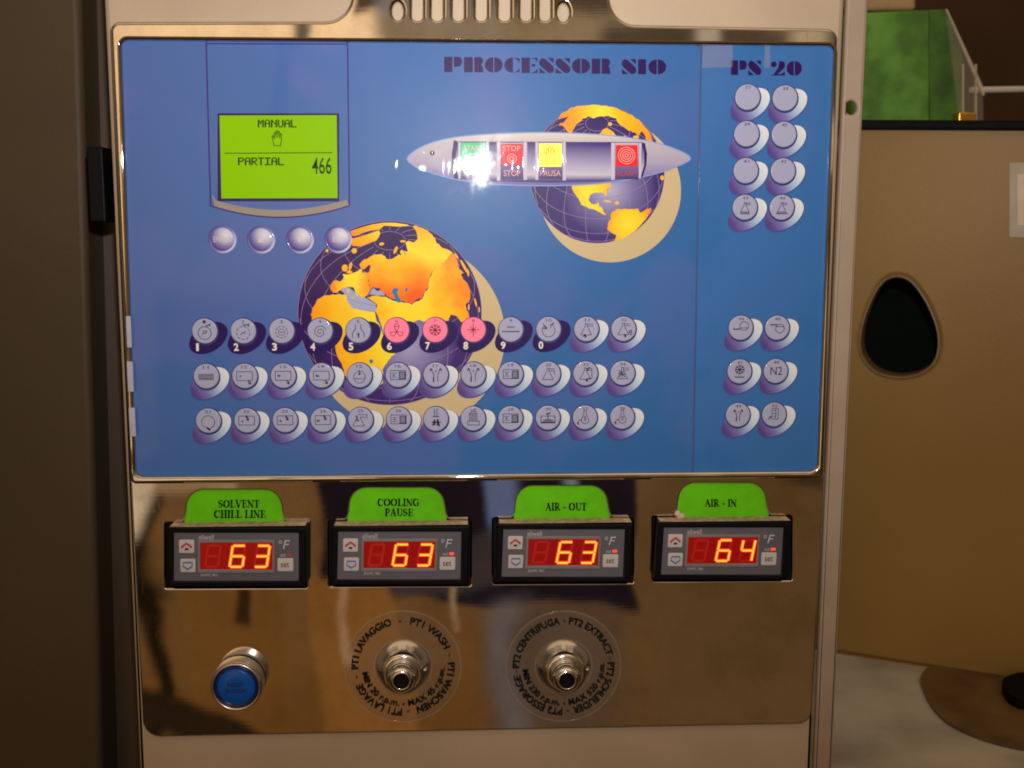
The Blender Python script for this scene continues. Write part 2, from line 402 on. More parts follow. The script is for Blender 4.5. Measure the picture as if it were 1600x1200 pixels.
def ell(cx, cy, rx, ry=None, ang=0, n=48, a0=0, a1=360):
    ry = ry or rx; c, s_ = math.cos(math.radians(ang)), math.sin(math.radians(ang)); o = []
    full = abs(a1-a0) >= 360
    for k in range(n if full else n+1):
        t = math.radians(a0+(a1-a0)*k/n); x, y = rx*math.cos(t), ry*math.sin(t)
        o.append((cx+x*c-y*s_, cy+x*s_+y*c))
    return o
def rect(x0, y0, x1, y1): return [(x0, y0), (x1, y0), (x1, y1), (x0, y1)]
def rounded(pts, rad, seg=8):
    if isinstance(rad, (int, float)): rad = [rad]*len(pts)
    out = []; n = len(pts)
    for i in range(n):
        p0, p1, p2 = Vector(pts[i-1]), Vector(pts[i]), Vector(pts[(i+1) % n]); r = rad[i]
        if r <= 0: out.append(tuple(p1)); continue
        d0 = (p0-p1).normalized(); d2 = (p2-p1).normalized()
        half = math.acos(max(-1, min(1, d0.dot(d2))))/2; t = r/math.tan(half)
        t = min(t, (p0-p1).length*.48, (p2-p1).length*.48); r2 = t*math.tan(half)
        c = p1+(d0+d2).normalized()*(r2/math.sin(half)); a_, b_ = p1+d0*t-c, p1+d2*t-c
        aa = math.atan2(a_.y, a_.x); bb = math.atan2(b_.y, b_.x); dd = (bb-aa+math.pi) % (2*math.pi)-math.pi
        out += [(c.x+r2*math.cos(aa+dd*k/seg), c.y+r2*math.sin(aa+dd*k/seg)) for k in range(seg+1)]
    return out
def smooth(pts, n=4):                     # closed Catmull-Rom through traced points
    o = []; L = len(pts)
    for i in range(L):
        p = [pts[(i+k-1) % L] for k in range(4)]
        for j in range(n):
            t = j/n
            o.append(tuple(.5*((2*p[1][q])+(-p[0][q]+p[2][q])*t+(2*p[0][q]-5*p[1][q]+4*p[2][q]-p[3][q])*t*t+(-p[0][q]+3*p[1][q]-3*p[2][q]+p[3][q])*t**3) for q in (0, 1)))
    return o
def XZ(pts, y): return [(P(u, v, y).x, P(u, v, y).z) for u, v in pts]

_tc = {}
def text_mesh(s, bold=0):
    if (s, bold) in _tc: return _tc[(s, bold)]
    c_ = bpy.data.curves.new('t', 'FONT'); c_.body = s; c_.resolution_u = 3; c_.size = 1; c_.offset = bold
    o = bpy.data.objects.new('t', c_); COL.objects.link(o); bpy.context.view_layer.update()
    me = bpy.data.meshes.new_from_object(o.evaluated_get(bpy.context.evaluated_depsgraph_get()))
    vs = [(v.co.x, v.co.y) for v in me.vertices]; fs = [tuple(p.vertices) for p in me.polygons]
    bpy.data.objects.remove(o); bpy.data.meshes.remove(me)
    _tc[(s, bold)] = (vs, fs); return vs, fs
def facing(vs, fs):
    o = []
    for f in fs:
        n = (vs[f[1]]-vs[f[0]]).cross(vs[f[2]]-vs[f[0]]); o.append(f if n.y < 0 else f[::-1])
    return o
def text_box(g, s, u0, v0, u1, v1, y, f=None, slant=0, bold=0):   # string fitted to a box (v0 top, v1 bottom)
    f = f or (lambda u, v, yy: P(u, v, yy))
    vs, fs = text_mesh(s, bold); x0 = min(x for x, _ in vs); x1 = max(x for x, _ in vs); y0 = min(q for _, q in vs); y1 = max(q for _, q in vs)
    out = []
    for x, q in vs:
        a_, b_ = (x-x0)/(x1-x0), (q-y0)/(y1-y0); out.append(f(u0+(u1-u0)*a_+slant*b_, v1+(v0-v1)*b_, y))
    g.add(out, facing(out, fs)); return g
def text_ring(g, s, c, rb, h, a0, a1, y, inward=False):    # clock angles in degrees, metric radius; inward: tops to the centre
    vs, fs = text_mesh(s, .022); x0 = min(x for x, _ in vs); x1 = max(x for x, _ in vs); out = []
    for x, q in vs:
        t = math.radians(a0+(a1-a0)*(x-x0)/(x1-x0)); r = rb + (-1 if inward else 1)*q/.70*h
        out.append(Vector((c.x+r*math.sin(t), y, c.z+r*math.cos(t))))
    g.add(out, facing(out, fs)); return g

# ================================================================== the cabinet
cab = thing('control_cabinet', P(740, 1200, .02), 'beige painted sheet metal cabinet front carrying the polished steel control plate', 'cabinet')
def line_x(u0, u1, v, y): return P(u0+(u1-u0)*v/1200, v, y)
yf = .003
fl = [line_x(162, 218, v, yf) for v in (-90, 1290)]; fr = [line_x(1320, 1268, v, yf) for v in (-90, 1290)]
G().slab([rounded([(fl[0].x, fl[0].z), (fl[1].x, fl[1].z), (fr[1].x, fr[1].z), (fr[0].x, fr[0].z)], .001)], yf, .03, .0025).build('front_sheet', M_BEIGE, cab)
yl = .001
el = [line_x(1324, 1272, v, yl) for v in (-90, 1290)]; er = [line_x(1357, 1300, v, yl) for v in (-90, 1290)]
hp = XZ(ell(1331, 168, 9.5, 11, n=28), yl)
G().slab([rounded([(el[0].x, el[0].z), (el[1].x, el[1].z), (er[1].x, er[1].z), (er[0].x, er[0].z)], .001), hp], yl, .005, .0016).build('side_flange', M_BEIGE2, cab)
G().box(fl[0].x+.004, fr[0].x-.008, .031, .20, fl[1].z, fl[0].z).build('body', M_BODY, cab)
hb = [P(134, 229, .02), P(166, 347, .02)]
G().slab([rounded([(hb[0].x, hb[0].z), (hb[1].x, hb[0].z), (hb[1].x, hb[1].z), (hb[0].x, hb[1].z)], .001)], .02, .045, .001).build('hinge', M_BLACK, cab)

# ================================================================== steel face plate
plate = thing('steel_faceplate', P(740, 1140, .003), 'mirror polished steel plate with slotted head framing the blue keypad and four display cut-outs', 'panel')
yb_ = -.0022
outer = rounded([(170, 33), (540, 32), (556, -40), (556, -90), (946, -90), (946, -40), (962, 37), (1311, 44), (1288, 748), (203, 757)],
                [16, 40, 30, 0, 0, 30, 40, 18, 6, 10])
win_px = rounded([(189, 62.5), (1303, 72), (1277, 736), (212, 745)], [10, 10, 12, 12])
holes = [XZ(win_px, yb_)]
for x0, x1 in ((644, 660), (675, 691), (708, 724), (744, 760), (780, 796.5), (814, 829.5), (844, 859.5)):
    holes.append(XZ(rounded([(x0+1, -60), (x1+1, -60), (x1, 31.5), (x0, 31.5)], [0, 0, 7, 7]), yb_))
for x0, x1, y0, y1 in ((613, 629.5, 3, 31), (872, 889, 5, 33)):
    holes.append(XZ(ell((x0+x1)/2, (y0+y1)/2, (x1-x0)/2, (y1-y0)/2, n=24), yb_))
G().slab([XZ(outer, yb_)]+holes, yb_, .003, .0020, 6).build('upper_bezel', M_STEEL2, plate)
low = rounded([(203.5, 748), (1289, 740), (1268, 1131), (224, 1152)], [0, 0, 22, 28])
CT = [dict(c=(369, 869.5), l=258, r=480, t=817, b=919, tag=(291, 441, 766)),
      dict(c=(624, 867.5), l=513.5, r=735, t=813.5, b=916, tag=(546, 695, 763)),
      dict(c=(880.5, 863.5), l=770.5, r=989, t=810, b=912, tag=(806, 950, 760)),
      dict(c=(1129.5, 860.5), l=1020, r=1237, t=807, b=908, tag=(1060, 1198, 755.5))]
cuts = []
for q in CT:
    l, r, t_, b_ = q['l'], q['r'], q['t'], q['b']; tl, tr, tt = q['tag']
    cuts.append(XZ(rounded([(l, t_), (tl-2, t_), (tl+4, tt), (tr-6, tt), (tr+2, t_-1), (r, t_-1), (r, b_-1), (l, b_)], [3, 10, 26, 26, 10, 3, 3, 3]), 0))
G().slab([XZ(low, 0)]+cuts, 0, .003, .0009, 4).build('lower_plate', M_STEEL, plate)
g = G()
for q in CT: g.slab([XZ(rect(q['l']-12, q['tag'][2]-8, q['r']+12, q['b']+8), .0024)], .0024, .0029)
g.build('backing', M_BLACKM, plate)

# ================================================================== keypads
def film_thing(name, label, loc): return thing(name, loc, label, 'keypad')
kp = film_thing('membrane_keypad', 'wide blue membrane keypad with two printed globes, green screen and three rows of round keys', P(640, 745, .001))
kp2 = film_thing('membrane_keypad', 'narrow blue membrane keypad strip headed PS 20 with two columns of round keys', P(1180, 738, .001))
main_out = rounded([(186, 60), (1095, 69.5), (1081.5, 740), (209, 748)], [8, 14, 8, 10])
side_out = rounded([(1097, 69.5), (1306, 71), (1280, 739), (1083.5, 740)], [14, 10, 12, 8])
G().slab([XZ(main_out, 0)], 0, .0008, .0002, 2).build('film', M_FILM, kp, P(640, 400))
G().slab([XZ(side_out, 0)], 0, .0008, .0002, 2).build('film', M_FILM2, kp2, P(1190, 400))
G().slab([XZ(rect(1076, 66, 1104, 744), .0009)], .0009, .0012).build('seam', M_SEAM, kp2)

# ---- stencil fat face lettering
def fat(ch, w, h=1.0):
    half = lambda cx, r, sgn: [(cx, 0)] + [(cx+sgn*r*math.sin(t), h/2-h/2*math.cos(t)) for t in [math.pi*k/14 for k in range(15)]] + [(cx, h)]
    g_ = .06*w
    if ch in 'PR':
        o = [[(0, 0), (.46*w, 0), (.46*w, h), (0, h)]]
        if ch == 'P': o.append([(.54*w, 0), (.80*w, 0)] + [(.80*w+.2*w*math.sin(t), .32*h-.32*h*math.cos(t)) for t in [math.pi*k/10 for k in range(11)]] + [(.54*w, .66*h)])
        else: o.append([(.54*w, 0), (.85*w, 0), (.97*w, .1*h), (1.0*w, .28*h), (.94*w, .46*h), (.88*w, .5*h), (.96*w, .58*h), (.99*w, .8*h), (1.02*w, h), (.54*w, h)])
        return o
    if ch in 'O0': return [half(.47*w, .47*w, -1), half(.53*w, .47*w, 1)]
    if ch == 'C': return [half(.56*w, .56*w, -1), [(.60*w, 0), (w, .06*h), (w, .34*h), (.88*w, .18*h)], [(.60*w, h), (w, .94*h), (w, .68*h), (.88*w, .84*h)]]
    if ch == 'E': return [rect(0, 0, .52*w, h), [(.58*w, 0), (w, 0), (w, .28*h), (.84*w, .10*h)], [(.60*w, .46*h), (.84*w, .38*h), (.84*w, .62*h), (.60*w, .54*h)], [(.58*w, h), (w, h), (w, .70*h), (.84*w, .90*h)]]
    if ch == 'S': return [smooth([(.02*w, .28*h), (.1*w, .08*h), (.3*w, .02*h), (.52*w, .16*h), (.9*w, .52*h), (.99*w, .74*h), (.9*w, .94*h), (.68*w, .99*h), (.46*w, .84*h), (.1*w, .5*h)]),
                          [(.56*w, .0), (.96*w, .0), (.96*w, .34*h)], [(.03*w, .64*h), (.03*w, h), (.46*w, h)]]
    if ch == '1': return [rect(.1*w, 0, .9*w, h)]
    if ch == '2': return [smooth([(.62*w, .02*h), (.92*w, .08*h), (.98*w, .3*h), (.9*w, .52*h), (.5*w, .86*h), (.22*w, .92*h), (.52*w, .46*h), (.56*w, .2*h)]),
                          ell(.22*w, .24*h, .2*w, .2*h, n=16), [(.02*w, h), (.3*w, .86*h), (.7*w, .9*h), (.98*w, .72*h), (.98*w, h)]]
def fat_text(g, items, v0, v1, v0b, v1b, ua, ub):
    for ch, u0, u1 in items:
        k = ((u0+u1)/2-ua)/(ub-ua); a_, b_ = v0+(v0b-v0)*k, v1+(v1b-v1)*k
        for poly in fat(ch, u1-u0): g.px([[(u0+x, a_+(b_-a_)*y) for x, y in poly]], -6e-5)
    return g
g = fat_text(G(), [('P', 694, 722), ('R', 725, 755), ('O', 757.5, 785.5), ('C', 788, 812), ('E', 815, 840), ('S', 842, 866), ('S', 867.5, 891.5), ('O', 893.5, 922), ('R', 924.5, 953.5), ('S', 971, 994.5), ('1', 995.5, 1011), ('0', 1013, 1041)], 88.5, 112.5, 93, 116.5, 694, 1041)
g.build('title_lettering', M_LETTER, kp)
g = fat_text(G(), [('P', 1142, 1167), ('S', 1168.5, 1190), ('2', 1204, 1227), ('0', 1229, 1253)], 94, 117, 95.5, 118.5, 1142, 1253)
g.build('title_lettering', M_LETTER, kp2)

# ---- printed globes
A = lambda l: [(460+x/8, 340+y/8) for x, y in l]
B = lambda l: [(600+x/8, 340+y/8) for x, y in l]
Z = lambda l: [(440+x/3.4275, 330+y/3.4275) for x, y in l]
E_ = lambda l: [(820+x/6.154, 150+y/6.154) for x, y in l]
F_ = lambda l: [(820+x/6.154, 270+y/6.154) for x, y in l]
def land_mat(name, ang, lo, hi, stops):
    def col(t):
        g = N(t, 'ShaderNodeNewGeometry'); n = N(t, 'ShaderNodeTexNoise'); n.inputs['Scale'].default_value = 55; n.inputs['Detail'].default_value = 3
        t.links.new(g.outputs['Position'], n.inputs['Vector'])
        f = math_node(t, 'ADD', obj_axis(t, math.radians(ang), lo*SPX, hi*SPX), math_node(t, 'MULTIPLY_ADD', n.outputs[0], .7, -.35), clamp=True)
        return ramp(t, f, stops)
    return film(name, col)
YEL, AMB, ORA, RED_ = lin(255, 226, 50), lin(255, 184, 22), lin(255, 142, 18), lin(250, 100, 20)
M_RUS = land_mat('land_print_north', 90, -48, 55, [(0, RED_), (.22, ORA), (.42, AMB), (.66, YEL), (1, AMB)])
M_CHI = land_mat('land_print_east', 0, -90, 75, [(0, AMB), (.3, YEL), (.62, lin(255, 220, 40)), (.85, AMB), (1, ORA)])
M_EUR = land_mat('land_print_west', 0, -32, 32, [(0, ORA), (.35, YEL), (.6, YEL), (1, ORA)])
M_AFR = land_mat('land_print_south', 20, -55, 60, [(0, ORA), (.35, AMB), (.75, YEL), (1, YEL)])
M_AMB = film('land_print_amber', lambda t: ramp(t, obj_axis(t, math.radians(60), -30*SPX, 30*SPX), [(0, ORA), (.5, AMB), (1, YEL)]))
M_SAM = film('land_print_radial', lambda t: ramp(t, obj_radial(t, 0, 0, 40*SPX), [(0, YEL), (.5, lin(255, 210, 36)), (1, ORA)]))
M_RIM = land_mat('land_print_rim', 0, -70, 70, [(0, ORA), (.25, AMB), (.5, YEL), (.75, AMB), (1, ORA)])
M_SEA1 = film('ocean_print_large', lambda t: ramp(t, obj_radial(t, 28*SPX, -52*SPX, 150*SPX), [(0, lin(168, 164, 200)), (.22, lin(134, 124, 176)), (.5, lin(70, 44, 114)), (1, lin(50, 22, 88))]))
M_SEA2 = film('ocean_print_small', lambda t: ramp(t, obj_radial(t, 20*SPX, -25*SPX, 120*SPX), [(0, lin(176, 176, 204)), (.3, lin(120, 112, 164)), (.6, lin(64, 46, 116)), (1, lin(46, 28, 92))]))
M_SEAL = film('sea_print_pale', lin(164, 172, 206))
M_CASP = film('sea_print_teal', lin(40, 128, 168))
M_GRID = film('grid_print', lin(150, 130, 170))
M_GLOBE_EDGE = film('globe_edge_print', lin(70, 60, 120))
def globe(cx, cy, rx, ry, cres, lat0, lon0, sea):
    c_ = P(cx, cy)
    gt = G().px([ell(cx, cy, rx, ry, n=96)], -8e-5).build('globe', sea, kp, Vector((c_.x, -8e-5, c_.z)))
    G().px([ell(*cres, n=96)], -4e-5).build('crescent', M_TAN, gt)
    ls = []
    def proj(la, lo_):
        la, lo_ = math.radians(la), math.radians(lo_-lon0); s0, c0 = math.sin(math.radians(lat0)), math.cos(math.radians(lat0))
        z = s0*math.sin(la)+c0*math.cos(la)*math.cos(lo_)
        return (cx+rx*.985*math.cos(la)*math.sin(lo_), cy-ry*.985*(c0*math.sin(la)-s0*math.cos(la)*math.cos(lo_))), z
    for fam in (0, 1):
        for k in range(0, 360, 20) if fam == 0 else range(-60, 81, 20):
            cur = []
            rng = range(-78, 79, 6) if fam == 0 else range(0, 361, 6)
            for j in rng:
                p_, z = proj(j, k) if fam == 0 else proj(k, j)
                if z > .02: cur.append(p_)
                else:
                    if len(cur) > 1: ls.append(cur)
                    cur = []
            if len(cur) > 1: ls.append(cur)
    ls.append(ell(cx, cy, rx, ry, n=96)+[(cx+rx, cy)])
    G().strokes(ls, .75, -12e-5).build('grid_lines', M_GRID, gt)
    return gt
def jag(p, amp=1.0, n=4):
    o = []; amp *= 2.2
    for (x0, y0), (x1, y1) in zip(p, p[1:]+p[:1]):
        L = math.hypot(x1-x0, y1-y0); k = max(1, min(n, int(L/3)))
        for i in range(k):
            t = i/k; o.append((x0+(x1-x0)*t+(random.uniform(-amp, amp) if i else 0), y0+(y1-y0)*t+(random.uniform(-amp, amp) if i else 0)))
    return o
g1 = globe(609, 489, 143.5, 143.8, (637, 525, 152, 147.5), 36, 60, M_SEA1)
LY = -20e-5
def land(parent, polys, M, y=LY, name='continent'):
    for i, q in enumerate(polys): G().px([q], y-i*2e-6).build(name, M, parent)
land(g1, [A([(560, 900), (680, 870), (780, 950), (850, 980), (1020, 1080), (1020, 1180), (750, 1150), (650, 1060), (620, 940)])], M_SEAL, -16e-5, 'inland_sea')
land(g1, [jag(A([(950, 640), (1010, 590), (1110, 550), (1180, 520), (1250, 500), (1310, 460), (1340, 480), (1320, 430), (1340, 400), (1390, 480), (1370, 410), (1410, 430), (1400, 350), (1390, 310), (1420, 290), (1500, 310), (1540, 270)]) +
          B([(410, 200), (400, 160), (360, 110), (380, 100), (480, 130), (580, 195), (640, 260), (660, 320), (730, 380), (800, 400), (850, 430), (770, 550), (640, 640), (600, 680), (580, 720), (560, 790), (550, 880), (500, 940), (480, 1000), (390, 1040), (350, 1080), (310, 1050), (220, 1040)]) +
          A([(1240, 1020), (1180, 990), (1120, 950), (1060, 880), (1000, 870), (950, 900), (920, 820), (930, 720)]), .5)], M_RUS)
land(g1, [jag(B([(640, 645), (760, 545), (850, 430), (890, 480), (920, 560), (940, 640), (1000, 690), (960, 720), (990, 780), (1040, 820), (1070, 900), (1080, 980), (1060, 1060), (1020, 1090), (1030, 1150), (1060, 1200)]) +
          Z([(1010, 575), (985, 605), (960, 592), (935, 560), (905, 553), (890, 592), (800, 600), (740, 582), (690, 600), (640, 592), (600, 700), (560, 690), (530, 600), (505, 540), (512, 500), (455, 462), (500, 452), (550, 458), (585, 475)]) +
          A([(1180, 1000), (1240, 1040)]) + B([(220, 1055), (310, 1065), (350, 1095), (390, 1055), (480, 1015), (500, 955), (550, 895), (560, 805), (580, 735), (600, 690)]), .4)], M_CHI, LY-3e-5)
land(g1, [jag(A([(450, 870), (480, 800), (520, 780), (570, 800), (600, 780), (620, 740), (600, 710), (650, 710), (740, 690), (800, 660), (830, 640), (845, 690), (900, 690), (945, 690), (935, 740), (925, 820), (955, 900), (930, 940), (880, 990), (840, 1010), (800, 960), (785, 930), (800, 990), (770, 960), (735, 870), (690, 865), (640, 880), (580, 895), (530, 940), (480, 940)]), .5)], M_EUR, LY-6e-5)
land(g1, [jag(A([(810, 590), (850, 540), (930, 500), (1000, 460), (1080, 455), (1130, 480), (1160, 520), (1110, 552), (1000, 602), (960, 640), (945, 690), (925, 690), (955, 600), (930, 590), (880, 640), (840, 650)]), .4)], M_AMB, LY-9e-5)
land(g1, [jag(Z([(155, 555), (165, 520), (195, 470), (240, 450), (300, 445), (345, 450), (350, 480), (380, 520), (430, 530), (500, 540), (505, 570), (535, 640), (560, 720), (610, 760), (570, 800), (540, 850), (545, 920), (500, 950), (430, 960), (350, 910), (325, 830), (300, 780), (285, 720), (290, 680), (170, 600)]), .4)], M_AFR, LY-12e-5)
land(g1, [A([(715, 260), (760, 255), (880, 222), (960, 192), (1060, 160), (1072, 200), (1050, 250), (1020, 290), (950, 310), (880, 340), (820, 362), (720, 350)]),
          A([(700, 172), (820, 128), (950, 92), (1100, 66), (1250, 64), (1400, 88), (1440, 104), (1300, 112), (1120, 100), (1060, 152), (960, 160), (860, 190), (760, 232), (720, 222)]),
          A(ell(630, 630, 38, 44, n=14)), A(ell(700, 610, 18, 52, 15, n=14)), A(ell(685, 680, 38, 20, n=12)), A(ell(748, 415, 34, 34, n=14)), A(ell(408, 414, 18, 20, n=12)),
          A(ell(1090, 330, 32, 20, -15, n=12)), A(ell(1355, 296, 34, 15, n=12)), A(ell(1265, 405, 18, 52, 25, n=12)),
          B(ell(905, 478, 12, 42, -35, n=12)), B(ell(1000, 610, 16, 95, -28, n=14)), B(ell(1050, 690, 12, 50, -10, n=12)), B(ell(1145, 1060, 12, 55, -14, n=12)), B(ell(1060, 1120, 10, 40, 0, n=12)), B(ell(1190, 1150, 9, 36, -8, n=12)),
          A(ell(675, 920, 14, 34, n=10)), A(ell(735, 1005, 22, 10, n=10))], M_AMB, LY-15e-5, 'island')
land(g1, [A([(935, 962), (965, 900), (990, 880), (1040, 922), (1070, 905), (1100, 925), (1135, 975), (1060, 975), (1000, 965)])], M_SEAL, LY-24e-5, 'inland_sea')
land(g1, [A([(1215, 925), (1240, 880), (1310, 888), (1280, 930), (1300, 980), (1335, 1040), (1312, 1066), (1262, 1040), (1250, 980)]), A(ell(1400, 900, 16, 26, 20, n=12)), [(x, y) for x, y in ell(580, 564.5, 3, 3.4, n=12)]], M_CASP, LY-24e-5, 'inland_sea')
g2 = globe(933, 272, 105, 108, (953, 298, 111, 112), 41, -90, M_SEA2)
land(g2, [jag(E_([(320, 225), (345, 178), (430, 122), (520, 96), (700, 87), (850, 108), (960, 152), (1100, 232), (1200, 350), (1236, 440), (1170, 440), (1150, 370), (1120, 335), (1090, 385), (1060, 350), (1000, 335), (940, 290), (890, 250), (880, 215), (800, 190), (720, 195), (660, 215), (620, 195), (560, 215), (530, 250), (490, 280), (460, 340), (430, 362), (400, 330), (370, 290), (330, 285), (340, 265), (380, 250), (430, 190)]), .4)], M_RIM)
land(g2, [E_([(700, 378), (735, 350), (750, 322), (790, 308), (850, 345), (885, 392), (750, 392)]), E_(ell(820, 270, 20, 18, n=10)), E_(ell(1070, 395, 30, 16, n=10)), E_(ell(960, 395, 16, 14, n=10)), F_(ell(885, 290, 20, 18, n=12)), F_(ell(795, 275, 38, 10, 8, n=12)), F_(ell(1320, 48, 18, 24, n=12))], M_AMB, LY, 'island')
land(g2, [jag(F_([(450, 118), (460, 60), (820, 60), (830, 130), (790, 150), (790, 220), (770, 220), (760, 195), (680, 190), (630, 210), (610, 260), (640, 300), (690, 300), (710, 280), (715, 320), (750, 350), (770, 390), (810, 412), (740, 392), (690, 362), (620, 345), (540, 305), (520, 250), (480, 200), (455, 150)]), .4)], M_RIM)
land(g2, [jag(F_([(800, 490), (830, 440), (830, 390), (880, 350), (960, 345), (1090, 345), (1110, 385), (1160, 355), (1215, 335), (1215, 365), (1160, 450), (1060, 560), (950, 630), (850, 660), (880, 600), (840, 580), (790, 540)]), .4)], M_SAM)

# ---- screen with its printed surround
sc = G().strokes([([(322, 66), (329, 322)], 2.2), ([(543, 67), (546, 320)], 2.2), ([(322, 68), (543, 69)], 1.8),
                  ([(u, 339.5-.00155*(u-437.5)**2) for u in range(329, 548, 6)], 2.0)], 1.6, -8e-5)
scr = sc.build('screen_surround', M_LINE, kp)
G().px([[(u, 328-.00148*(u-437.5)**2-(9 if u < 333 else 0)) for u in range(331, 546, 6)]+[(u, 338.5-.00155*(u-437.5)**2) for u in range(545, 330, -6)]], -6e-5).build('grey_tan_band', M_TAN2, scr)  # printed grey-tan crescent along the bottom of the surround
G().slab([XZ(rect(340, 177, 530, 314.5), -4e-5)], -4e-5, -1e-5).build('screen_border', M_LETTER, scr)
lcd = G().px([[(343, 180.5), (526, 180), (527.5, 309.5), (346, 310)]], -10e-5).build('screen', M_LCD, kp)
FONT57 = {'M': '10001 11011 10101 10101 10001 10001 10001', 'A': '01110 10001 10001 11111 10001 10001 10001', 'N': '10001 11001 10101 10011 10001 10001 10001', 'U': '10001 10001 10001 10001 10001 10001 01110',
          'L': '10000 10000 10000 10000 10000 10000 11111', 'P': '11110 10001 10001 11110 10000 10000 10000', 'R': '11110 10001 10001 11110 10100 10010 10001', 'T': '11111 00100 00100 00100 00100 00100 00100', 'I': '11111 00100 00100 00100 00100 00100 11111'}
def dots(g, s, u0, v0, u1, v1):
    n = len(s); cw = (u1-u0)/(n*6-1); rh = (v1-v0)/7
    for i, ch in enumerate(s):
        for r, row in enumerate(FONT57[ch].split()):
            for c_, bit in enumerate(row):
                if bit == '1':
                    x, y = u0+(i*6+c_)*cw, v0+r*rh; g.px([rect(x-.12, y, x+cw*1.35, y+rh*1.02)], -14e-5)
    return g
HAND = [[(-7, 10), (-8.5, 4), (-11, -3), (-10, -5), (-8, -3.5), (-6.5, 0), (-6.5, -8), (-5, -10), (-3.5, -8), (-3, -2), (-2.6, -10.5), (-1, -12.5), (.6, -10.5), (.8, -2), (1.4, -9.5), (3, -11.3), (4.6, -9.5), (4.6, -1), (5.4, -6.5), (6.8, -7.8), (8, -6.2), (8, 2), (6.5, 8), (6, 10.5), (-7, 10)]]
g = G(); dots(g, 'MANUAL', 403, 187, 463, 199); dots(g, 'PARTIAL', 372, 246, 443, 258)
g.strokes([[(351, 239.5), (519, 238.5)]], 1.2, -14e-5)
g.strokes([[(433.5+x*.78, 217+y*1.05) for x, y in l] for l in HAND], 1.2, -14e-5)
text_box(g, '466', 487.5, 246, 518, 272, -14e-5, bold=.006)
g.build('screen_lettering', M_LCDT, lcd)

# ---- space ship with lit buttons
ship_out = smooth([(637, 246), (660, 229), (700, 216.5), (760, 210), (850, 207), (940, 210.5), (1000, 218), (1045, 229), (1079, 247), (1050, 263), (1010, 275), (950, 285.5), (870, 290), (780, 288.5), (720, 282), (670, 269), (645, 258)], 5)
M_SHIP = film('ship_print', lambda t: ramp(t, obj_axis(t, math.radians(90), -40*SPX, 40*SPX), [(0, lin(110, 100, 170)), (.22, lin(136, 128, 180)), (.45, lin(170, 162, 186)), (.8, lin(188, 180, 188)), (1, lin(214, 206, 198))]))
M_SHIPE = film('ship_edge_print', lin(132, 160, 214))
M_STRIP = film('ship_window_print', lambda t: ramp(t, obj_axis(t, math.radians(90), -30*SPX, 30*SPX), [(0, lin(70, 58, 128)), (.15, lin(196, 190, 206)), (.45, lin(160, 152, 188)), (.9, lin(72, 52, 126)), (1, lin(64, 44, 118))]))
M_PILLAR = film('ship_pillar_print', lin(196, 190, 208))
M_CELL = film('button_cell_print', lambda t: ramp(t, obj_axis(t, math.radians(90), -30*SPX, 30*SPX), [(0, lin(58, 42, 100)), (.4, lin(120, 108, 160)), (1, lin(196, 188, 212))]))
M_BGREEN = film('start_button_green', lin(40, 170, 120), (.05, .55, .30), .35)
M_BRED = film('stop_button_red', lin(206, 44, 58), (.7, .02, .04), .10)
M_BRED2 = film('alarm_button_red', lin(226, 30, 30), (.9, .02, .015), .16)
M_BYEL = film('pause_button_lit', lin(255, 210, 60), (1.0, .62, .08), .95)
M_BTXT = film('button_pale_print', lin(236, 176, 170))
M_BTXTR = film('button_red_print', lin(190, 60, 80))
sh = P(858, 249)
shp = G().px([ship_out], -32e-5*1.6).build('space_ship', M_SHIP, kp, Vector((sh.x, -5e-4, sh.z)))
YS = -55e-5
G().strokes([ship_out+ship_out[:1]], 1.8, YS).build('outline', M_SHIPE, shp)
c_ = P(855, 251); G().px([[(716, 221), (1003, 222), (1007, 236), (1007, 258), (1001, 277), (940, 283.5), (860, 285.5), (770, 283.5), (717, 279), (713, 262), (712, 240)]], YS-2e-5).build('window_band', M_STRIP, shp, Vector((c_.x, YS, c_.z)))
for q in ([[(759.5, 221.5), (764, 221.5), (764, 282), (759.5, 282)], [(776.5, 221.5), (781.5, 221.5), (781.5, 282), (776.5, 282)], [(818, 222), (823.5, 222), (823.5, 281), (818, 281)], [(836.5, 222), (841, 222), (841, 281), (836.5, 281)], [(879.5, 222), (884, 222), (884, 282), (879.5, 282)], [(955, 223), (960.5, 223), (960.5, 281), (955, 281)], [(998.5, 223), (1002.5, 223), (1001.5, 279), (998, 279)], [(716, 222), (719.5, 222), (719.5, 279), (716, 279)]]):
    G().px([q], YS-6e-5).build('pillar', M_PILLAR, shp)
for u0, u1 in ((720, 759), (782, 817.5), (841.5, 879), (961, 998)):
    c_ = P((u0+u1)/2, 251); G().px([rect(u0, 223, u1, 280)], YS-5e-5).build('button_cell', M_CELL, shp, Vector((c_.x, YS, c_.z)))
def ship_button(u0, v0, u1, v1, M, name, label, lines, Mt, w=1.0, txt=None):
    c_ = P((u0+u1)/2, (v0+v1)/2, -7e-4)
    o = G().slab([XZ(rounded(rect(u0, v0, u1, v1), 1.5), -9e-4)], -9e-4, -6.2e-4, 1e-4, 2).build(name, M, kp, c_); o['label'] = label
    g = G()
    if lines: g.strokes(lines, w, -9.4e-4)
    if txt: text_box(g, txt[0], *txt[1:], -9.4e-4)
    if g.f: g.build('button_symbol', Mt, o)
    return o
circ = lambda cx, cy, r, n=24, a0=0, a1=360: [(cx+r*math.cos(math.radians(a0+(a1-a0)*k/n)), cy+r*math.sin(math.radians(a0+(a1-a0)*k/n))) for k in range(n+1)]
ship_button(720.5, 222.5, 758.5, 261, M_BGREEN, 'lit_button', 'green start button lost in the flash glare', [circ(739, 247, 7)], M_BTXT, 1.2, ('START', 725, 227, 754, 235))
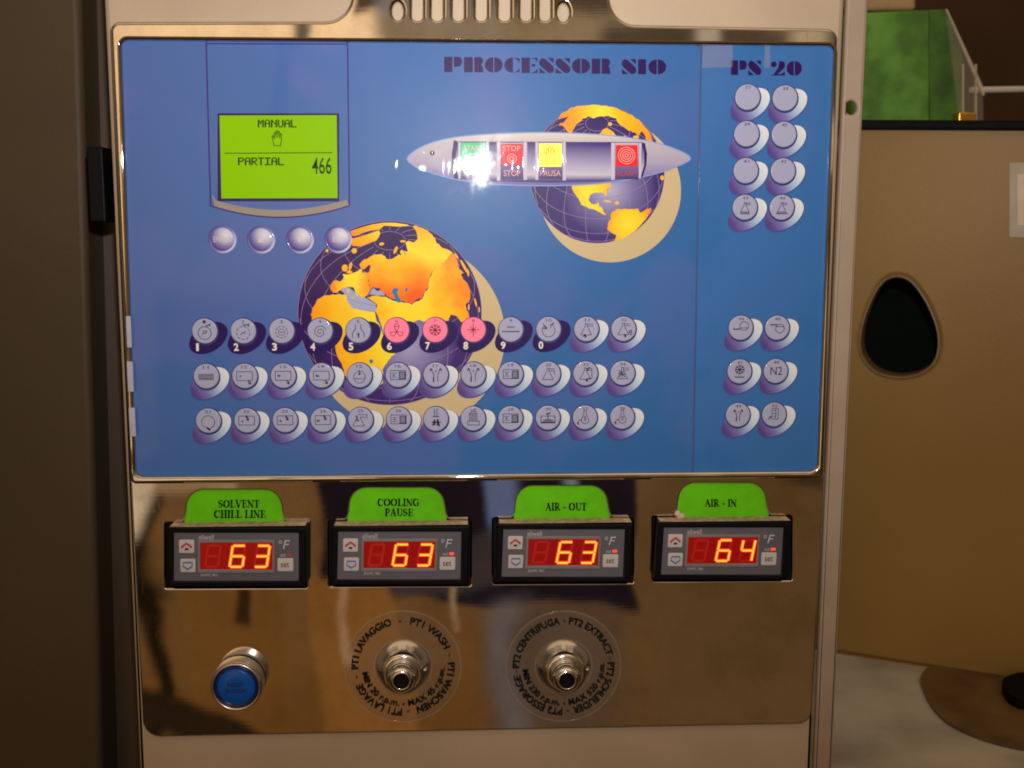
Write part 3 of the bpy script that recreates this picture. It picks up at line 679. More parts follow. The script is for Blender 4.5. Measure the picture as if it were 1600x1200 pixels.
ship_button(782.5, 224.5, 817, 258.5, M_BRED, 'lit_button', 'red stop button with a circled hand', [circ(800, 248, 7), circ(800, 248, 3.6)], M_BTXT, 1.1, ('STOP', 786, 227.5, 813, 236))
ship_button(842.5, 224.5, 877.5, 260.5, M_BYEL, 'lit_button', 'brightly lit yellow pause button with a hand', [[(860+x*.95, 243+y*1.15) for x, y in l] for l in HAND], film('pause_hand_print', lin(214, 150, 40)), 1.1)
ship_button(962, 226.5, 996.5, 260, M_BRED2, 'lit_button', 'red alarm button with rings', [circ(979, 243, r) for r in (13, 9.5, 6)]+[circ(979, 243, 2.5)], M_BTXT, 1.1)
g = G(); text_box(g, 'PAUSA', 844, 266, 876, 275, -6.6e-4); text_box(g, 'STOP', 787, 266, 813, 275, -6.6e-4); g.build('ship_lettering', M_BTXT, shp)
g = G(); text_box(g, 'ALARM', 963, 266.5, 995, 275, -6.6e-4); g.build('ship_lettering', M_BTXTR, shp)
G().px([[(709, 219), (715.5, 221), (712.5, 240), (713, 262), (717, 280), (710, 281), (706.5, 262), (706, 240)]], YS-3e-5).build('nose_seam', M_NAVY, shp)
G().px([[(1003, 222), (1008, 224), (1011, 240), (1010, 258), (1004, 277), (1000.5, 278), (1006.5, 258), (1006.5, 238)]], YS-3e-5).build('tail_seam', M_NAVY, shp)
G().lathe(P(675.5, 239, -5.6e-4), [(.0013, 0), (.0012, .0005), (.0008, .0009), (.0001, .001)], 24).build('indicator_lamp', M_CHROME, kp)

# ---- dome keys below the screen
def local(c):                                # pixel offsets (x right, y down) around a point, metric
    return lambda x, y, yy: Vector((c.x+x*SPX, yy, c.z-y*SPX))
for i, (u, v) in enumerate(((347.5, 374), (408, 374.5), (468.5, 374.5), (528.5, 374))):
    c_ = P(u, v)
    if i == 0:
        ring = G().lathe(c_, [(21.5*SPX, 1.0e-4), (21*SPX, 3.2e-4), (18.6*SPX, 3.4e-4), (17.8*SPX, 2.2e-4), (16, 2.2e-4)][:4], 48).build('dome_key', M_DOMER, kp, c_)
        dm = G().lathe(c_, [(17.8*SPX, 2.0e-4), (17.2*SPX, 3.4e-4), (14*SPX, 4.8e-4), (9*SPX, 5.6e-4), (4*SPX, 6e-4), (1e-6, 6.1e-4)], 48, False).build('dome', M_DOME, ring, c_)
        K = ring
    else:
        K = ring.copy(); COL.objects.link(K); K.location = c_ - WL[kp]; WL[K] = c_
        d2 = dm.copy(); COL.objects.link(d2); d2.parent = K; WL[d2] = c_
    K['label'] = ['silvery round enter key, first under the screen', 'silvery round key with a pale up arrow', 'silvery round key with a pale down arrow', 'silvery round key partly over the globe'][i]
    g = G(); f = local(c_)
    if i in (1, 2):
        q = [(-5, 4), (5, 4), (0, -5)] if i == 1 else [(-5, -4), (5, -4), (0, 5)]
        g.sheet([[f(x, y, -7.2e-4) for x, y in q]])
    else: text_box(g, ('ENTER', None, None, 'ESC')[i], *((-13, -4, 13, 4), 0, 0, (-8, -4, 8, 4))[i], -7.2e-4, f)
    g.build('key_symbol', film('dome_symbol_print', lin(214, 196, 204)) if i == 0 else bpy.data.materials['dome_symbol_print'], K)

# ---- round keys
def C(cx, cy, r, a0=0, a1=360, n=20): return circ(cx, cy, r, n, a0, a1)
FLASK = [[(-9, 9), (-2, -5), (-2, -9), (1, -9), (1, -5), (8, 9), (-9, 9)], [(1, -8), (10, -8)], [(1, -5), (10, -5)]]
RECTI = [[(-12, -7), (12, -7), (12, 7), (-12, 7), (-12, -7)]]
HATCH = [([(3+k*1.7, -5), (3+k*1.7, 6)], .8) for k in range(5)]+[[(2, -5), (11, -5), (11, 6), (2, 6), (2, -5)], ([(-10, -3), (-2, -3)], .9), ([(-8, 0), (-5, 0)], 1.6), ([(-10, 3), (-2, 3)], .9)]
YPIPE = [([(-8, -10), (-3, 0), (-3, 11)], 1.2), ([(8, -10), (3, 0), (3, 11)], 1.2), ([(-9, -6), (-8, -10), (-5, -8)], 1.2), ([(9, -6), (8, -10), (5, -8)], 1.2), [(-1, -6), (1, -6)], [(0, -7), (0, -4)], ([(-3.4, 4), (-3.4, 11)], 2)]
PEAR = [[(-2, -11), (-2, -5), (-6, 4), (-5, 8), (0, 10), (5, 8), (6, 4), (2, -5), (2, -11), (-2, -11)], [(-1, -2), (-1, 5)], [(1, -2), (1, 5)], [(-5, 4), (-9, 4), (-11, 9)], ([(-12, 8), (-10, 11)], 2)]
SPIRAL = [[((1+k*.32)*math.cos(k*.42), (1+k*.32)*math.sin(k*.42)+2) for k in range(30)]]
SNOW = [([(0, 0), (9*math.cos(t), 9*math.sin(t))], 1.4) for t in [k*math.pi/4 for k in range(8)]] + [[(5*math.cos(t), 5*math.sin(t)), (9*math.cos(t+.3), 9*math.sin(t+.3))] for t in [k*math.pi/4 for k in range(8)]] + [[(5*math.cos(t), 5*math.sin(t)), (9*math.cos(t-.3), 9*math.sin(t-.3))] for t in [k*math.pi/4 for k in range(8)]]
DASH = lambda r, cy=2: [C(0, cy, r, k*40, k*40+24, 4) for k in range(9)]
SMALL = lambda y, n, w=14: [([(-w/2+k*w/n, y-1.2), (-w/2+k*w/n, y+1.2)], .9) for k in range(n+1)] + [([(-w/2, y), (w/2, y)], .7)]
def arrow(x, y): return [([(x-3, y-4), (x, y)], 1.5), ([(x-2.4, y+1), (x+1, y+1.6), (x+.6, y-2)], 1.4)]
ICONS = [
  [C(0, 3, 10), [(-4, 6), (-1, 2), (1, 4), (4, 0)], [(-3, 0), (3, 0)], ([(3, -8), (8, -10)], 1.6), [(8, -7), (9, -12)]],
  DASH(10, 3)+[[(-4, 6), (-1, 2), (1, 4), (4, 0)], ([(0, -9), (9, -10)], 1.6), [(8, -6), (9, -12)]],
  DASH(9)+DASH(5)+[([(-3, 2), (3, 2)], 1)],
  SPIRAL,
  [([(-4, -9), (-4, -3), (-9, 4), (-9, 11)], 1.1), ([(4, -9), (4, -3), (9, 4), (9, 11)], 1.1), ([(0, 4), (0, 11)], 1.4), ([(-1, 6), (0, 4), (1, 6), (0, 11)], 1.8)],
  [C(0, -6, 4, 180, 360), [(-4, -6), (0, 2), (4, -6)], [(-4, -6), (4, -6)], [(0, 2), (-10, 3)], [(-10, 3), (-9, 8), (-4, 9), (0, 2)], [(0, 2), (10, 3), (9, 8), (4, 9), (0, 2)]],
  SNOW,
  [([(0, -10), (0, 10)], 1.3), ([(-9, 0), (9, 0)], 1.3), [(-5, -5), (5, 5)], [(5, -5), (-5, 5)]],
  SMALL(-4, 4, 10)+SMALL(3, 11, 26),
  [C(0, 2, 10, -40, 220), [(-9, -10), (-5, -2)], ([(-9, -2), (-4, -1), (-6, -6)], 1.4), [(3, -2), (3, -8), (8, -9)], ([(5, -6), (8, -10)], 1.6), [(-3, -4), (-3, 0)]],
  FLASK+[([(-3, 9), (-1, 12)], 3.2), [(-6, 12), (-3, 9)]],
  FLASK+[([(2, 9), (3, 12)], 3.0), ([(9, 2), (11, 10)], 1.2), ([(8, 6), (12, 2), (13, 9)], 1.2)],
  [[(-11, -3), (11, -3), (11, 5), (-11, 5), (-11, -3)]]+SMALL(-.6, 8, 18)+SMALL(2.8, 8, 18),
  RECTI+[([(-7, 0), (-6, 0)], 2.4)]+arrow(8, 11),
  RECTI+[([(-8, 0), (-5, 0)], 2.4)]+arrow(8, 11),
  RECTI+[([(-8, 0), (-5, 1)], 2.8)]+arrow(8, 11),
  [C(0, 3, 9, -50, 230), [(-8, 6), (-5, 4.5), (-2, 6), (1, 4.5), (4, 6), (8, 4.5)], ([(0, -8), (0, -2)], 1.3), [(-4, -6), (6, -6)], ([(-2, -3), (0, -1), (2, -3)], 1.3)],
  RECTI+HATCH,
  YPIPE, YPIPE,
  RECTI+HATCH,
  FLASK+[[(9, -5), (10, 0)]],
  FLASK+[[(10, -8), (10, 8), (2, 8)], ([(3, -6), (6, -10)], 2), ([(1, 10), (3, 12)], 2.6)],
  FLASK+[([(-6, -4), (4, 6)], 1.2), ([(-6, 6), (2, -3)], 1.2), ([(-7, 1), (4, 2)], 1.2), ([(-2, -4), (-1, 7)], 1.2)],
  [C(0, 2, 10, -240, 60), ([(-2, 11), (2, 14)], 3.2), [(5, 11), (2, 13)]],
  RECTI+[([(-7, 1), (-6, 1)], 2.4)]+arrow(2, -2)+[([(0, -8), (2, -3)], 1.2)],
  RECTI+[([(-8, 1), (-6, 1)], 2.4)]+arrow(4, -2)+[([(2, -8), (4, -3)], 1.2)],
  RECTI+[([(-9, 1), (-6, 1)], 2.6)]+arrow(4, -2)+[([(2, -8), (4, -3)], 1.2)],
  [[(-12, 10), (-5, -4), (-5, -7)], [(-1, -4), (6, 10), (-12, 10)], [(-1, -4), (8, -4)], [(-3, -8), (10, -8), (10, -2)], ([(-7, -6), (-3, 2), (-8, 1)], 1.4)],
  RECTI+HATCH,
  [([(-2, -12), (-2, -3)], 1.1), ([(2, -12), (2, -3)], 1.1), ([(-5, -4), (5, -4)], 1.2), ([(-2, 2), (-2, 9)], 3), ([(3, 1), (3, 10)], 3), ([(-6, 5), (7, 5)], 2), ([(-5, 10), (-3, 6)], 2), ([(6, 11), (4, 6)], 2)],
  [([(-6+k*2.4, -8), (-6+k*2.4, 3)], 1) for k in range(6)]+[[(-6, -8), (-3, -11), (4, -11), (6, -8)], [(-6, -8), (6, -8)], [(-9, 4), (10, 4), (10, 10), (-9, 10), (-9, 4)]],
  RECTI+HATCH,
  [([(-11, -3), (-11, 8), (11, 8), (11, -3)], 1.2), [(-11, -3), (11, -3)], ([(0, -8), (0, 2)], 1.4), ([(-3, -6), (4, -8)], 1.6), [(-4, 3), (5, 3)], ([(-10, 7), (10, 7)], 2)]+SMALL(4, 7, 14),
  PEAR, PEAR]
SICONS = [[], [], [], [], [], [],
  [[(x*.8, y*.8) for x, y in l] for l in FLASK]+SMALL(9.5, 7, 13), [[(x*.8, y*.8) for x, y in l] for l in FLASK]+SMALL(9.5, 9, 17),
  [C(5, -3, 7), [(0, 0), (11, 0)]]+[[(x-7, y) for x, y in l[0]] for l in SMALL(2, 5, 10)], [C(4, 1, 7), [(-2, -2), (10, -2)]]+[[(x-6, y) for x, y in l[0]] for l in SMALL(-5, 5, 10)],
  [([(x*.85, y*.85-3) for x, y in l[0]], 1.2) if isinstance(l, tuple) else [(x*.85, y*.85-3) for x, y in l] for l in SNOW]+SMALL(9, 7, 14), [],
  [([(x*.8, y*.85) for x, y in l[0]], l[1]) if isinstance(l, tuple) else [(x*.8, y*.85) for x, y in l] for l in YPIPE],
  [[(-4, -10), (6, -10), (6, 7), (-4, 7), (-4, -10)], [(-2, -7), (1, -7)], [(-2, -2), (1, -2)], [(-2, 3), (1, 3)], [(2, -9), (2, 6)], ([(-9, 7), (-6, 3), (-4, 4)], 1.8)]]
R1 = [(320.4, 517), (380.6, 517), (440.5, 516.7), (500.4, 516.5), (560, 516.2), (620, 515.8), (680, 515.4), (739.5, 515), (798, 514.7), (857, 514.2), (916, 514), (974, 513.7)]
R2 = [(322.8, 587.6), (382.8, 587.2), (443, 586.8), (502.6, 586.4), (562, 586), (622, 585.6), (681, 585.2), (739.5, 584.8), (798, 584.2), (856.4, 583.7), (914.6, 583.2), (972.6, 582.6)]
R3 = [(326, 657), (386, 656.6), (445.8, 656.2), (505, 655.8), (563.6, 655.2), (623, 654.7), (681, 654.2), (739.3, 653.6), (797.6, 653), (856, 652.4), (913.8, 651.8), (972, 651.2)]
SK = [(1167.5, 152), (1226, 153.5), (1166, 209.3), (1224.3, 210.3), (1164.8, 266.8), (1222.8, 267.2), (1163.4, 324), (1221, 324), (1157, 512), (1213.8, 512), (1155, 580), (1211.5, 579.5), (1152.5, 648), (1209, 647.5)]
O0 = Vector((0, 0, 0)); fo = local(O0)
YH = -38e-5
cap_me = G().lathe(O0, [(19.4*SPX, 5.0e-4), (19.2*SPX, 9.2e-4), (18.6*SPX, 10.6e-4), (17.6*SPX, 11.2e-4)], 40).mesh('key_cap', M_KEY, O0)
capp_me = cap_me.copy(); capp_me.materials[0] = M_KEYP
g = G(); g.sheet([[fo(x+.6, y+.9, YH-8e-5) for x, y in ell(0, 0, 21, 21.6, n=40)]]); rim_me = g.mesh('key_rim', M_KEYRIM, O0)
g = G(); g.sheet([[fo(x, y, YH) for x, y in ell(5, 11, 33, 21, -33, n=56)]])
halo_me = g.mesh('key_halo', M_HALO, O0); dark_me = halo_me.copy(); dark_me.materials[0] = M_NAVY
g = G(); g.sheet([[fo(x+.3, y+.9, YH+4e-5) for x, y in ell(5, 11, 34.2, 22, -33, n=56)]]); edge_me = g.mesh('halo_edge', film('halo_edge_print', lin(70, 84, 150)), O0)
first = None
def put_key(u, v, parent, dark=False, pink=False, icon=None, num=None, digit=None, text=None, label=None):
    c_ = P(u, v); f = local(c_)
    k = link('key', capp_me if pink else cap_me, c_, parent)
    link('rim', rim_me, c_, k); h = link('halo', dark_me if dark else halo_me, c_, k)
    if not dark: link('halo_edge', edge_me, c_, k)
    if label: k['label'] = label
    g = G(); YI = -11.8e-4
    if icon: g.strokes(icon, .95, YI, f)
    if num: text_box(g, num, -2.2*len(num), -16.6, 2.2*len(num), -12, YI, f)
    if text: text_box(g, *text, YI, f)
    if g.f: g.build('key_symbol', M_ICONR if pink else M_ICON, k)
    if digit:
        g = G(); text_box(g, digit, -15.5 if digit != '1' else -14.2, 19, -8.2 if digit != '1' else -10.2, 31, YH-12e-5, f, bold=.03); g.build('key_numeral', M_NUM, k)
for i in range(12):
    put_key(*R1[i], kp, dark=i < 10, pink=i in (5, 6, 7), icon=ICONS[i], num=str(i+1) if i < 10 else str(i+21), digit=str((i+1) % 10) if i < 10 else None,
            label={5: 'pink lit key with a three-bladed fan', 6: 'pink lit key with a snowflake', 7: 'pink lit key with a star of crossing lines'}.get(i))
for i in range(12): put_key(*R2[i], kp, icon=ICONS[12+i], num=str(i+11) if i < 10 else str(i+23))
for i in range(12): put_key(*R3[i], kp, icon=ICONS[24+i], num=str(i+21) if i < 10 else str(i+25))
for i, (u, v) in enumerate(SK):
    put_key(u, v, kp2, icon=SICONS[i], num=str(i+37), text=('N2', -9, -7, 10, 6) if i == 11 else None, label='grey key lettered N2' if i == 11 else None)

# ================================================================== green label cards
SER = {}
def _ser():
    T, t, s_ = .17, .065, .055
    def stem(x, w=T): return ([(x, 0), (x, 1)], w)
    def srf(x, y, w=.2): return ([(x-w, y), (x+w, y)], s_)
    arc = lambda cx, cy, rx, ry, a0, a1, n=14: [(cx+rx*math.cos(math.radians(a0+(a1-a0)*k/n)), cy+ry*math.sin(math.radians(a0+(a1-a0)*k/n))) for k in range(n+1)]
    D_ = {}
    D_['I'] = (.36, [stem(.18), srf(.18, .03, .17), srf(.18, .97, .17)])
    D_['L'] = (.66, [stem(.2), srf(.18, .03, .17), ([(.05, .97), (.6, .97)], s_), ([(.6, .97), (.63, .7)], t)])
    D_['H'] = (.82, [stem(.2), stem(.62), ([(.2, .5), (.62, .5)], t), srf(.2, .03), srf(.2, .97), srf(.62, .03), srf(.62, .97)])
    D_['N'] = (.78, [([(.16, 0), (.16, 1)], t), ([(.12, .04), (.64, .96)], T), ([(.64, 0), (.64, 1)], t), srf(.12, .03, .12), srf(.16, .97, .13), srf(.64, .03, .13)])
    D_['V'] = (.78, [([(.12, 0), (.4, .96)], T), ([(.66, 0), (.42, .96)], t), srf(.14, .03, .15), srf(.66, .03, .12)])
    D_['A'] = (.78, [([(.14, 1), (.36, .05)], t), ([(.38, .04), (.64, 1)], T), ([(.22, .64), (.54, .64)], t), srf(.14, .97, .12), srf(.64, .97, .15)])
    D_['T'] = (.70, [stem(.35), ([(.05, .03), (.65, .03)], s_), ([(.05, .03), (.04, .28)], t), ([(.65, .03), (.66, .28)], t), srf(.35, .97, .17)])
    D_['E'] = (.68, [stem(.2), ([(.05, .03), (.58, .03)], s_), ([(.58, .03), (.6, .26)], t), ([(.2, .5), (.48, .5)], t), ([(.48, .38), (.48, .62)], t), ([(.05, .97), (.6, .97)], s_), ([(.6, .97), (.63, .72)], t)])
    D_['P'] = (.66, [stem(.2), ([(.05, .03), (.36, .03)], s_), (arc(.36, .28, .2, .25, -90, 90), .11), ([(.2, .53), (.36, .53)], t), srf(.2, .97, .17)])
    D_['R'] = (.76, [stem(.2), ([(.05, .03), (.36, .03)], s_), (arc(.36, .27, .2, .24, -90, 90), .11), ([(.2, .51), (.36, .51)], t), ([(.38, .53), (.64, .98)], .15), srf(.2, .97, .16), srf(.68, .97, .07)])
    D_['U'] = (.78, [([(.2, 0), (.2, .7)], T), (arc(.42, .7, .22, .27, 180, 0), .1), ([(.64, 0), (.64, .7)], t), srf(.2, .03, .17), srf(.64, .03, .13)])
    D_['O'] = (.82, [(arc(.4, .5, .3, .47, 125, 235), .17), (arc(.4, .5, .3, .47, -55, 55), .17), (arc(.4, .5, .3, .47, 50, 130), t), (arc(.4, .5, .3, .47, 230, 310), t)])
    D_['C'] = (.76, [(arc(.42, .5, .31, .47, 110, 250), .17), (arc(.42, .5, .28, .47, 250, 320), t), (arc(.42, .5, .28, .47, 40, 110), t), ([(.66, .04), (.66, .34)], t)])
    D_['G'] = (.82, [(arc(.42, .5, .31, .47, 110, 250), .17), (arc(.42, .5, .28, .47, 250, 320), t), (arc(.42, .5, .28, .47, 30, 110), t), ([(.66, .04), (.66, .32)], t), ([(.62, .56), (.62, .94)], .15), ([(.46, .56), (.76, .56)], s_)])
    D_['S'] = (.60, [(arc(.28, .27, .2, .24, -60, -180), .08), ([(.08, .27), (.14, .42), (.28, .5), (.42, .58), (.47, .73)], .17), (arc(.27, .73, .2, .24, 0, 130), .08), ([(.46, .05), (.46, .28)], t), ([(.08, .72), (.08, .96)], t)])
    D_['-'] = (.45, [([(.08, .62), (.36, .62)], .10)]); D_[' '] = (.32, [])
    return D_
SER = _ser()
def serif(g, s, u0, v0, u1, v1, y):
    tot = sum(SER[c][0] for c in s); kx = (u1-u0)/tot; h = v1-v0; x = u0
    for ch in s:
        w, ls = SER[ch]
        for l, wd in ls: g.strokes([([(x+a_*kx, v0+b_*h) for a_, b_ in l], wd*(kx+h)/2*1.3)], 1, y)
        x += w*kx
    return g
TAGS = [('green card lettered SOLVENT CHILL LINE above a red display', [('SOLVENT', 341, 781.5, 405.5, 793), ('CHILL LINE', 334, 797.5, 415.5, 809)]),
        ('green card lettered COOLING PAUSE above a red display', [('COOLING', 589.5, 779.5, 655.5, 790.5), ('PAUSE', 601, 795, 646, 806)]),
        ('green card lettered AIR - OUT above a red display', [('AIR - OUT', 852, 786, 917, 797.5)]),
        ('green card lettered AIR - IN above a red display reading 64', [('AIR - IN', 1101, 780.5, 1151, 791.5)])]
for q, (lab, tx) in zip(CT, TAGS):
    tl, tr, tt = q['tag']; t_ = q['t']
    o = G().slab([XZ(rounded([(tl-3, t_+8), (tl-3, t_-4), (tl-2, tt-4), (tr+2, tt-4), (tr+3, t_-4), (tr+3, t_+8)], [0, 0, 10, 10, 0, 0]), .0016)], .0016, .0022).build('label_card', M_GREEN)
    tag(o, lab, 'label', 'green label cards above the displays')
    g = G()
    for s_, u0, v0, u1, v1 in tx: serif(g, s_, u0, v0, u1, v1, .0015)
    g.build('label_lettering', M_INK, o)

# ================================================================== temperature controllers
YC = -.0085
cc = P(*CT[0]['c'], YC); k1 = lambda u, v, y=YC: P(u, v, YC) + Vector((0, y-YC, 0))
def XK(pts): return [(P(u, v, YC).x, P(u, v, YC).z) for u, v in pts]
SEG = {'a': ((0, 0), (1, 0)), 'b': ((1, 0), (1, .5)), 'c': ((1, .5), (1, 1)), 'd': ((0, 1), (1, 1)), 'e': ((0, .5), (0, 1)), 'f': ((0, 0), (0, .5)), 'g': ((0, .5), (1, .5))}
ON = {'6': 'acdefg', '3': 'abcdg', '4': 'bcfg'}
def digit_lines(x0, x1, y0, y1, segs, sl=5, trim=.11):
    o = []
    for s_ in segs:
        (a0, b0), (a1, b1) = SEG[s_]; dx, dy = a1-a0, b1-b0; k_ = trim if dx else trim*.8
        pts = [(a0+dx*k_, b0+dy*k_), (a1-dx*k_, b1-dy*k_)]
        o.append([(x0+(x1-x0)*p+sl*(1-q), y0+(y1-y0)*q) for p, q in pts])
    return o
XD = [(320, 340), (358.5, 378.5), (397, 416.5)]
parts = []
def controller_meshes():
    L = {}
    rc = lambda pts, r: XK(rounded(pts, r))
    L['bezel'] = (G().slab([rc(rect(261, 824, 479, 917), 3), XK(rect(271, 833, 466.5, 908.5))], YC, .004, .0007, 3), M_BLACK)
    L['face'] = (G().slab([XK(rect(269, 831, 468.5, 911))], YC+.0012, YC+.002), M_FACE)
    L['display_frame'] = (G().slab([rc(rect(308, 844, 429, 896), 2), XK(rect(312, 848.5, 425.5, 890.5))], YC+.0004, YC+.0012, .0003, 2), M_FACEL)
    L['sheen_top'] = (G().box(P(264, 820, YC).x, P(476.5, 820, YC).x, YC+.0012, .0012, P(300, 824, YC).z, P(300, 824, YC).z+.00025), M_TOPSHEEN)  # thin tan strip painted in for the sheen on the bezel top
    L['display'] = (G().slab([XK(rect(310, 846.5, 427.5, 892.5))], YC+.0009, YC+.0011), M_LEDW)
    return L
ctl_first = None
LAB = ['black framed red digital display reading 63 under the SOLVENT CHILL LINE card, indicator dot unlit',
       'black framed red digital display reading 63 under the COOLING PAUSE card',
       'black framed red digital display reading 63 under the AIR - OUT card',
       'black framed red digital display reading 64 under the AIR - IN card']
READ = ['63', '63', '63', '64']
def led(parent, dispo, s_, lit):
    off = WL[parent]-cc
    F3 = lambda u, v, y: k1(u, v, y)+off
    g = G(); g.strokes(digit_lines(*XD[0], 853, 886, 'abcdefg'), 3.8, YC+.0007, F3)
    for ch, xd in zip(s_, XD[1:]): g.strokes(digit_lines(*xd, 853, 886, [q for q in 'abcdefg' if q not in ON[ch]]), 3.6, YC+.0007, F3)
    g.build('unlit_segments', M_LEDDIM, dispo)
    g = G(); h = G()
    for ch, xd in zip(s_, XD[1:]):
        ls = digit_lines(*xd, 853, 886, ON[ch]); g.strokes(ls, 5.6, YC+.0005, F3); h.strokes(ls, 2.7, YC+.0003, F3)
    g.build('lit_glow', M_LEDGLOW, dispo); h.build('lit_segments', M_LEDCORE, dispo)
    g = G().slab([[(F3(u, v, 0).x, F3(u, v, 0).z) for u, v in rounded(rect(448, 866, 455.5, 870), 1)]], YC+.0008, YC+.0012)
    g.build('indicator', M_LEDDOT if lit else M_RED, parent)
for i, q in enumerate(CT):
    c_ = P(*q['c'], YC)
    if i == 0:
        root = thing('temperature_controller', c_, LAB[0], 'display', 'digital temperature displays in the steel plate'); ctl_first = root
        ob = {}
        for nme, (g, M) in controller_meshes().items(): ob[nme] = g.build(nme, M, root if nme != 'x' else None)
        for nm, r_, sym in (('up_button', (279, 844, 303, 865), 0), ('down_button', (281, 874, 305, 895), 1), ('set_button', (433, 873, 458, 893.5), 2)):
            bt = G().slab([XK(rounded(rect(*r_), 2))], YC+.0006, YC+.0012, .0003, 2).build(nm, M_BTN, root)
            u, v = (r_[0]+r_[2])/2, (r_[1]+r_[3])/2; g = G()
            if sym == 0: g.strokes([[(u-7, v), (u, v-5), (u+7, v)], [(u-7, v+1.5), (u-7, v)], [(u+7, v+1.5), (u+7, v)]], 3.2, YC+.0004, k1); g.build('button_symbol', M_RED, bt); G().strokes([[(u-1.5, v+4), (u+2, v+4)]], 3, YC+.0004, k1).build('button_symbol', M_INK, bt)
            elif sym == 1: g.strokes([([(u-7, v+1), (u, v+5.5), (u+7, v+1)], 2.4), ([(u-6.5, v-5), (u+6.5, v-5)], 2.6), ([(u-7, v-4), (u-7, v+1)], 1.4), ([(u+7, v-4), (u+7, v+1)], 1.4)], 2, YC+.0004, k1); g.build('button_symbol', M_BLUEI, bt)
            else: text_box(g, 'set', u-7, v-4, u+6, v+3.5, YC+.0004, k1); g.build('button_symbol', M_INK, bt)
        g = G(); text_box(g, 'eliwell', 310, 836, 333, 844, YC+.001, k1); g.build('brand_lettering', M_WHITE, root); g = G(); text_box(g, 'EWPC 901', 313.5, 897, 339, 901.5, YC+.001, k1)
        g.build('model_lettering', M_WHITE, root); g = G(); text_box(g, 'o', 435, 845, 440, 850.5, YC+.001, k1); g.strokes([([(442.5, 858), (445.5, 845.5)], 1.9), ([(445, 846), (452, 846)], 1.9), ([(444.5, 851.5), (450.5, 851.5)], 1.7)], 2, YC+.001, k1)
        g.build('unit_lettering', M_WHITE, root); g = G(); text_box(g, 'out', 437.5, 866, 446, 870.5, YC+.001, k1)
        g.build('indicator_lettering', M_WHITE, root)
    else:
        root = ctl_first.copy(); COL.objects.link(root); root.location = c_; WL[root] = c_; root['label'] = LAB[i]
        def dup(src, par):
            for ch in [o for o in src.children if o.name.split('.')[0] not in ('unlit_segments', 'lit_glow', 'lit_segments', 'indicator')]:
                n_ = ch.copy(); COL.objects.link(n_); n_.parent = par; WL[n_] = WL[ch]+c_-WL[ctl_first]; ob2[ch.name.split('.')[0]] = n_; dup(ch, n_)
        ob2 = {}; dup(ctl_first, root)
    led(root, (ob if i == 0 else ob2)['display'], READ[i], i > 0)

# ================================================================== push button and speed knobs
pb = thing('push_button', P(374.5, 1060, 0), 'metal ringed push button with a blue lens at the lower left of the steel plate', 'button')
HB = .0125
ctr = P(368.5, 1074.5, -HB); c2 = Vector((ctr.x, 0, ctr.z))
rr = 41*SPX*.995
G().lathe(c2, [(rr*.95, 0), (rr*.95, .0016)], 72, False).build('gasket', M_BLACKM, pb)
G().lathe(c2, [(rr*.95, .0016), (rr*.985, .0018), (rr, .0026), (rr, HB-.0024), (rr*.985, HB-.001), (rr*.95, HB-.0002), (rr*.92, HB), (rr*.87, HB-.0003), (rr*.85, HB-.002)], 72, False).build('collar', M_SATIN, pb)
ln = G().lathe(c2, [(rr*.85, HB-.003), (rr*.84, HB-.0012), (rr*.76, HB-.0008), (rr*.73, HB-.0014)], 64).build('lens_edge', M_BLUED, pb)
ln = G().lathe(c2, [(rr*.74, HB-.0020), (rr*.73, HB-.0009), (rr*.66, HB-.0003), (rr*.4, HB+.0001)], 64).build('lens', M_BLUEL, pb)
g = G(); fl_ = lambda x, y, yy: Vector((c2.x+x*SPX, yy, c2.z-y*SPX))
text_box(g, 'RESET', -13, -8, 12, -1.5, -(HB+.00022), fl_, 0, .03); text_box(g, 'BUZZER', -16, 2, 16, 8.5, -(HB+.00022), fl_, 0, .03)
g.build('lens_lettering', M_BLUET, ln)

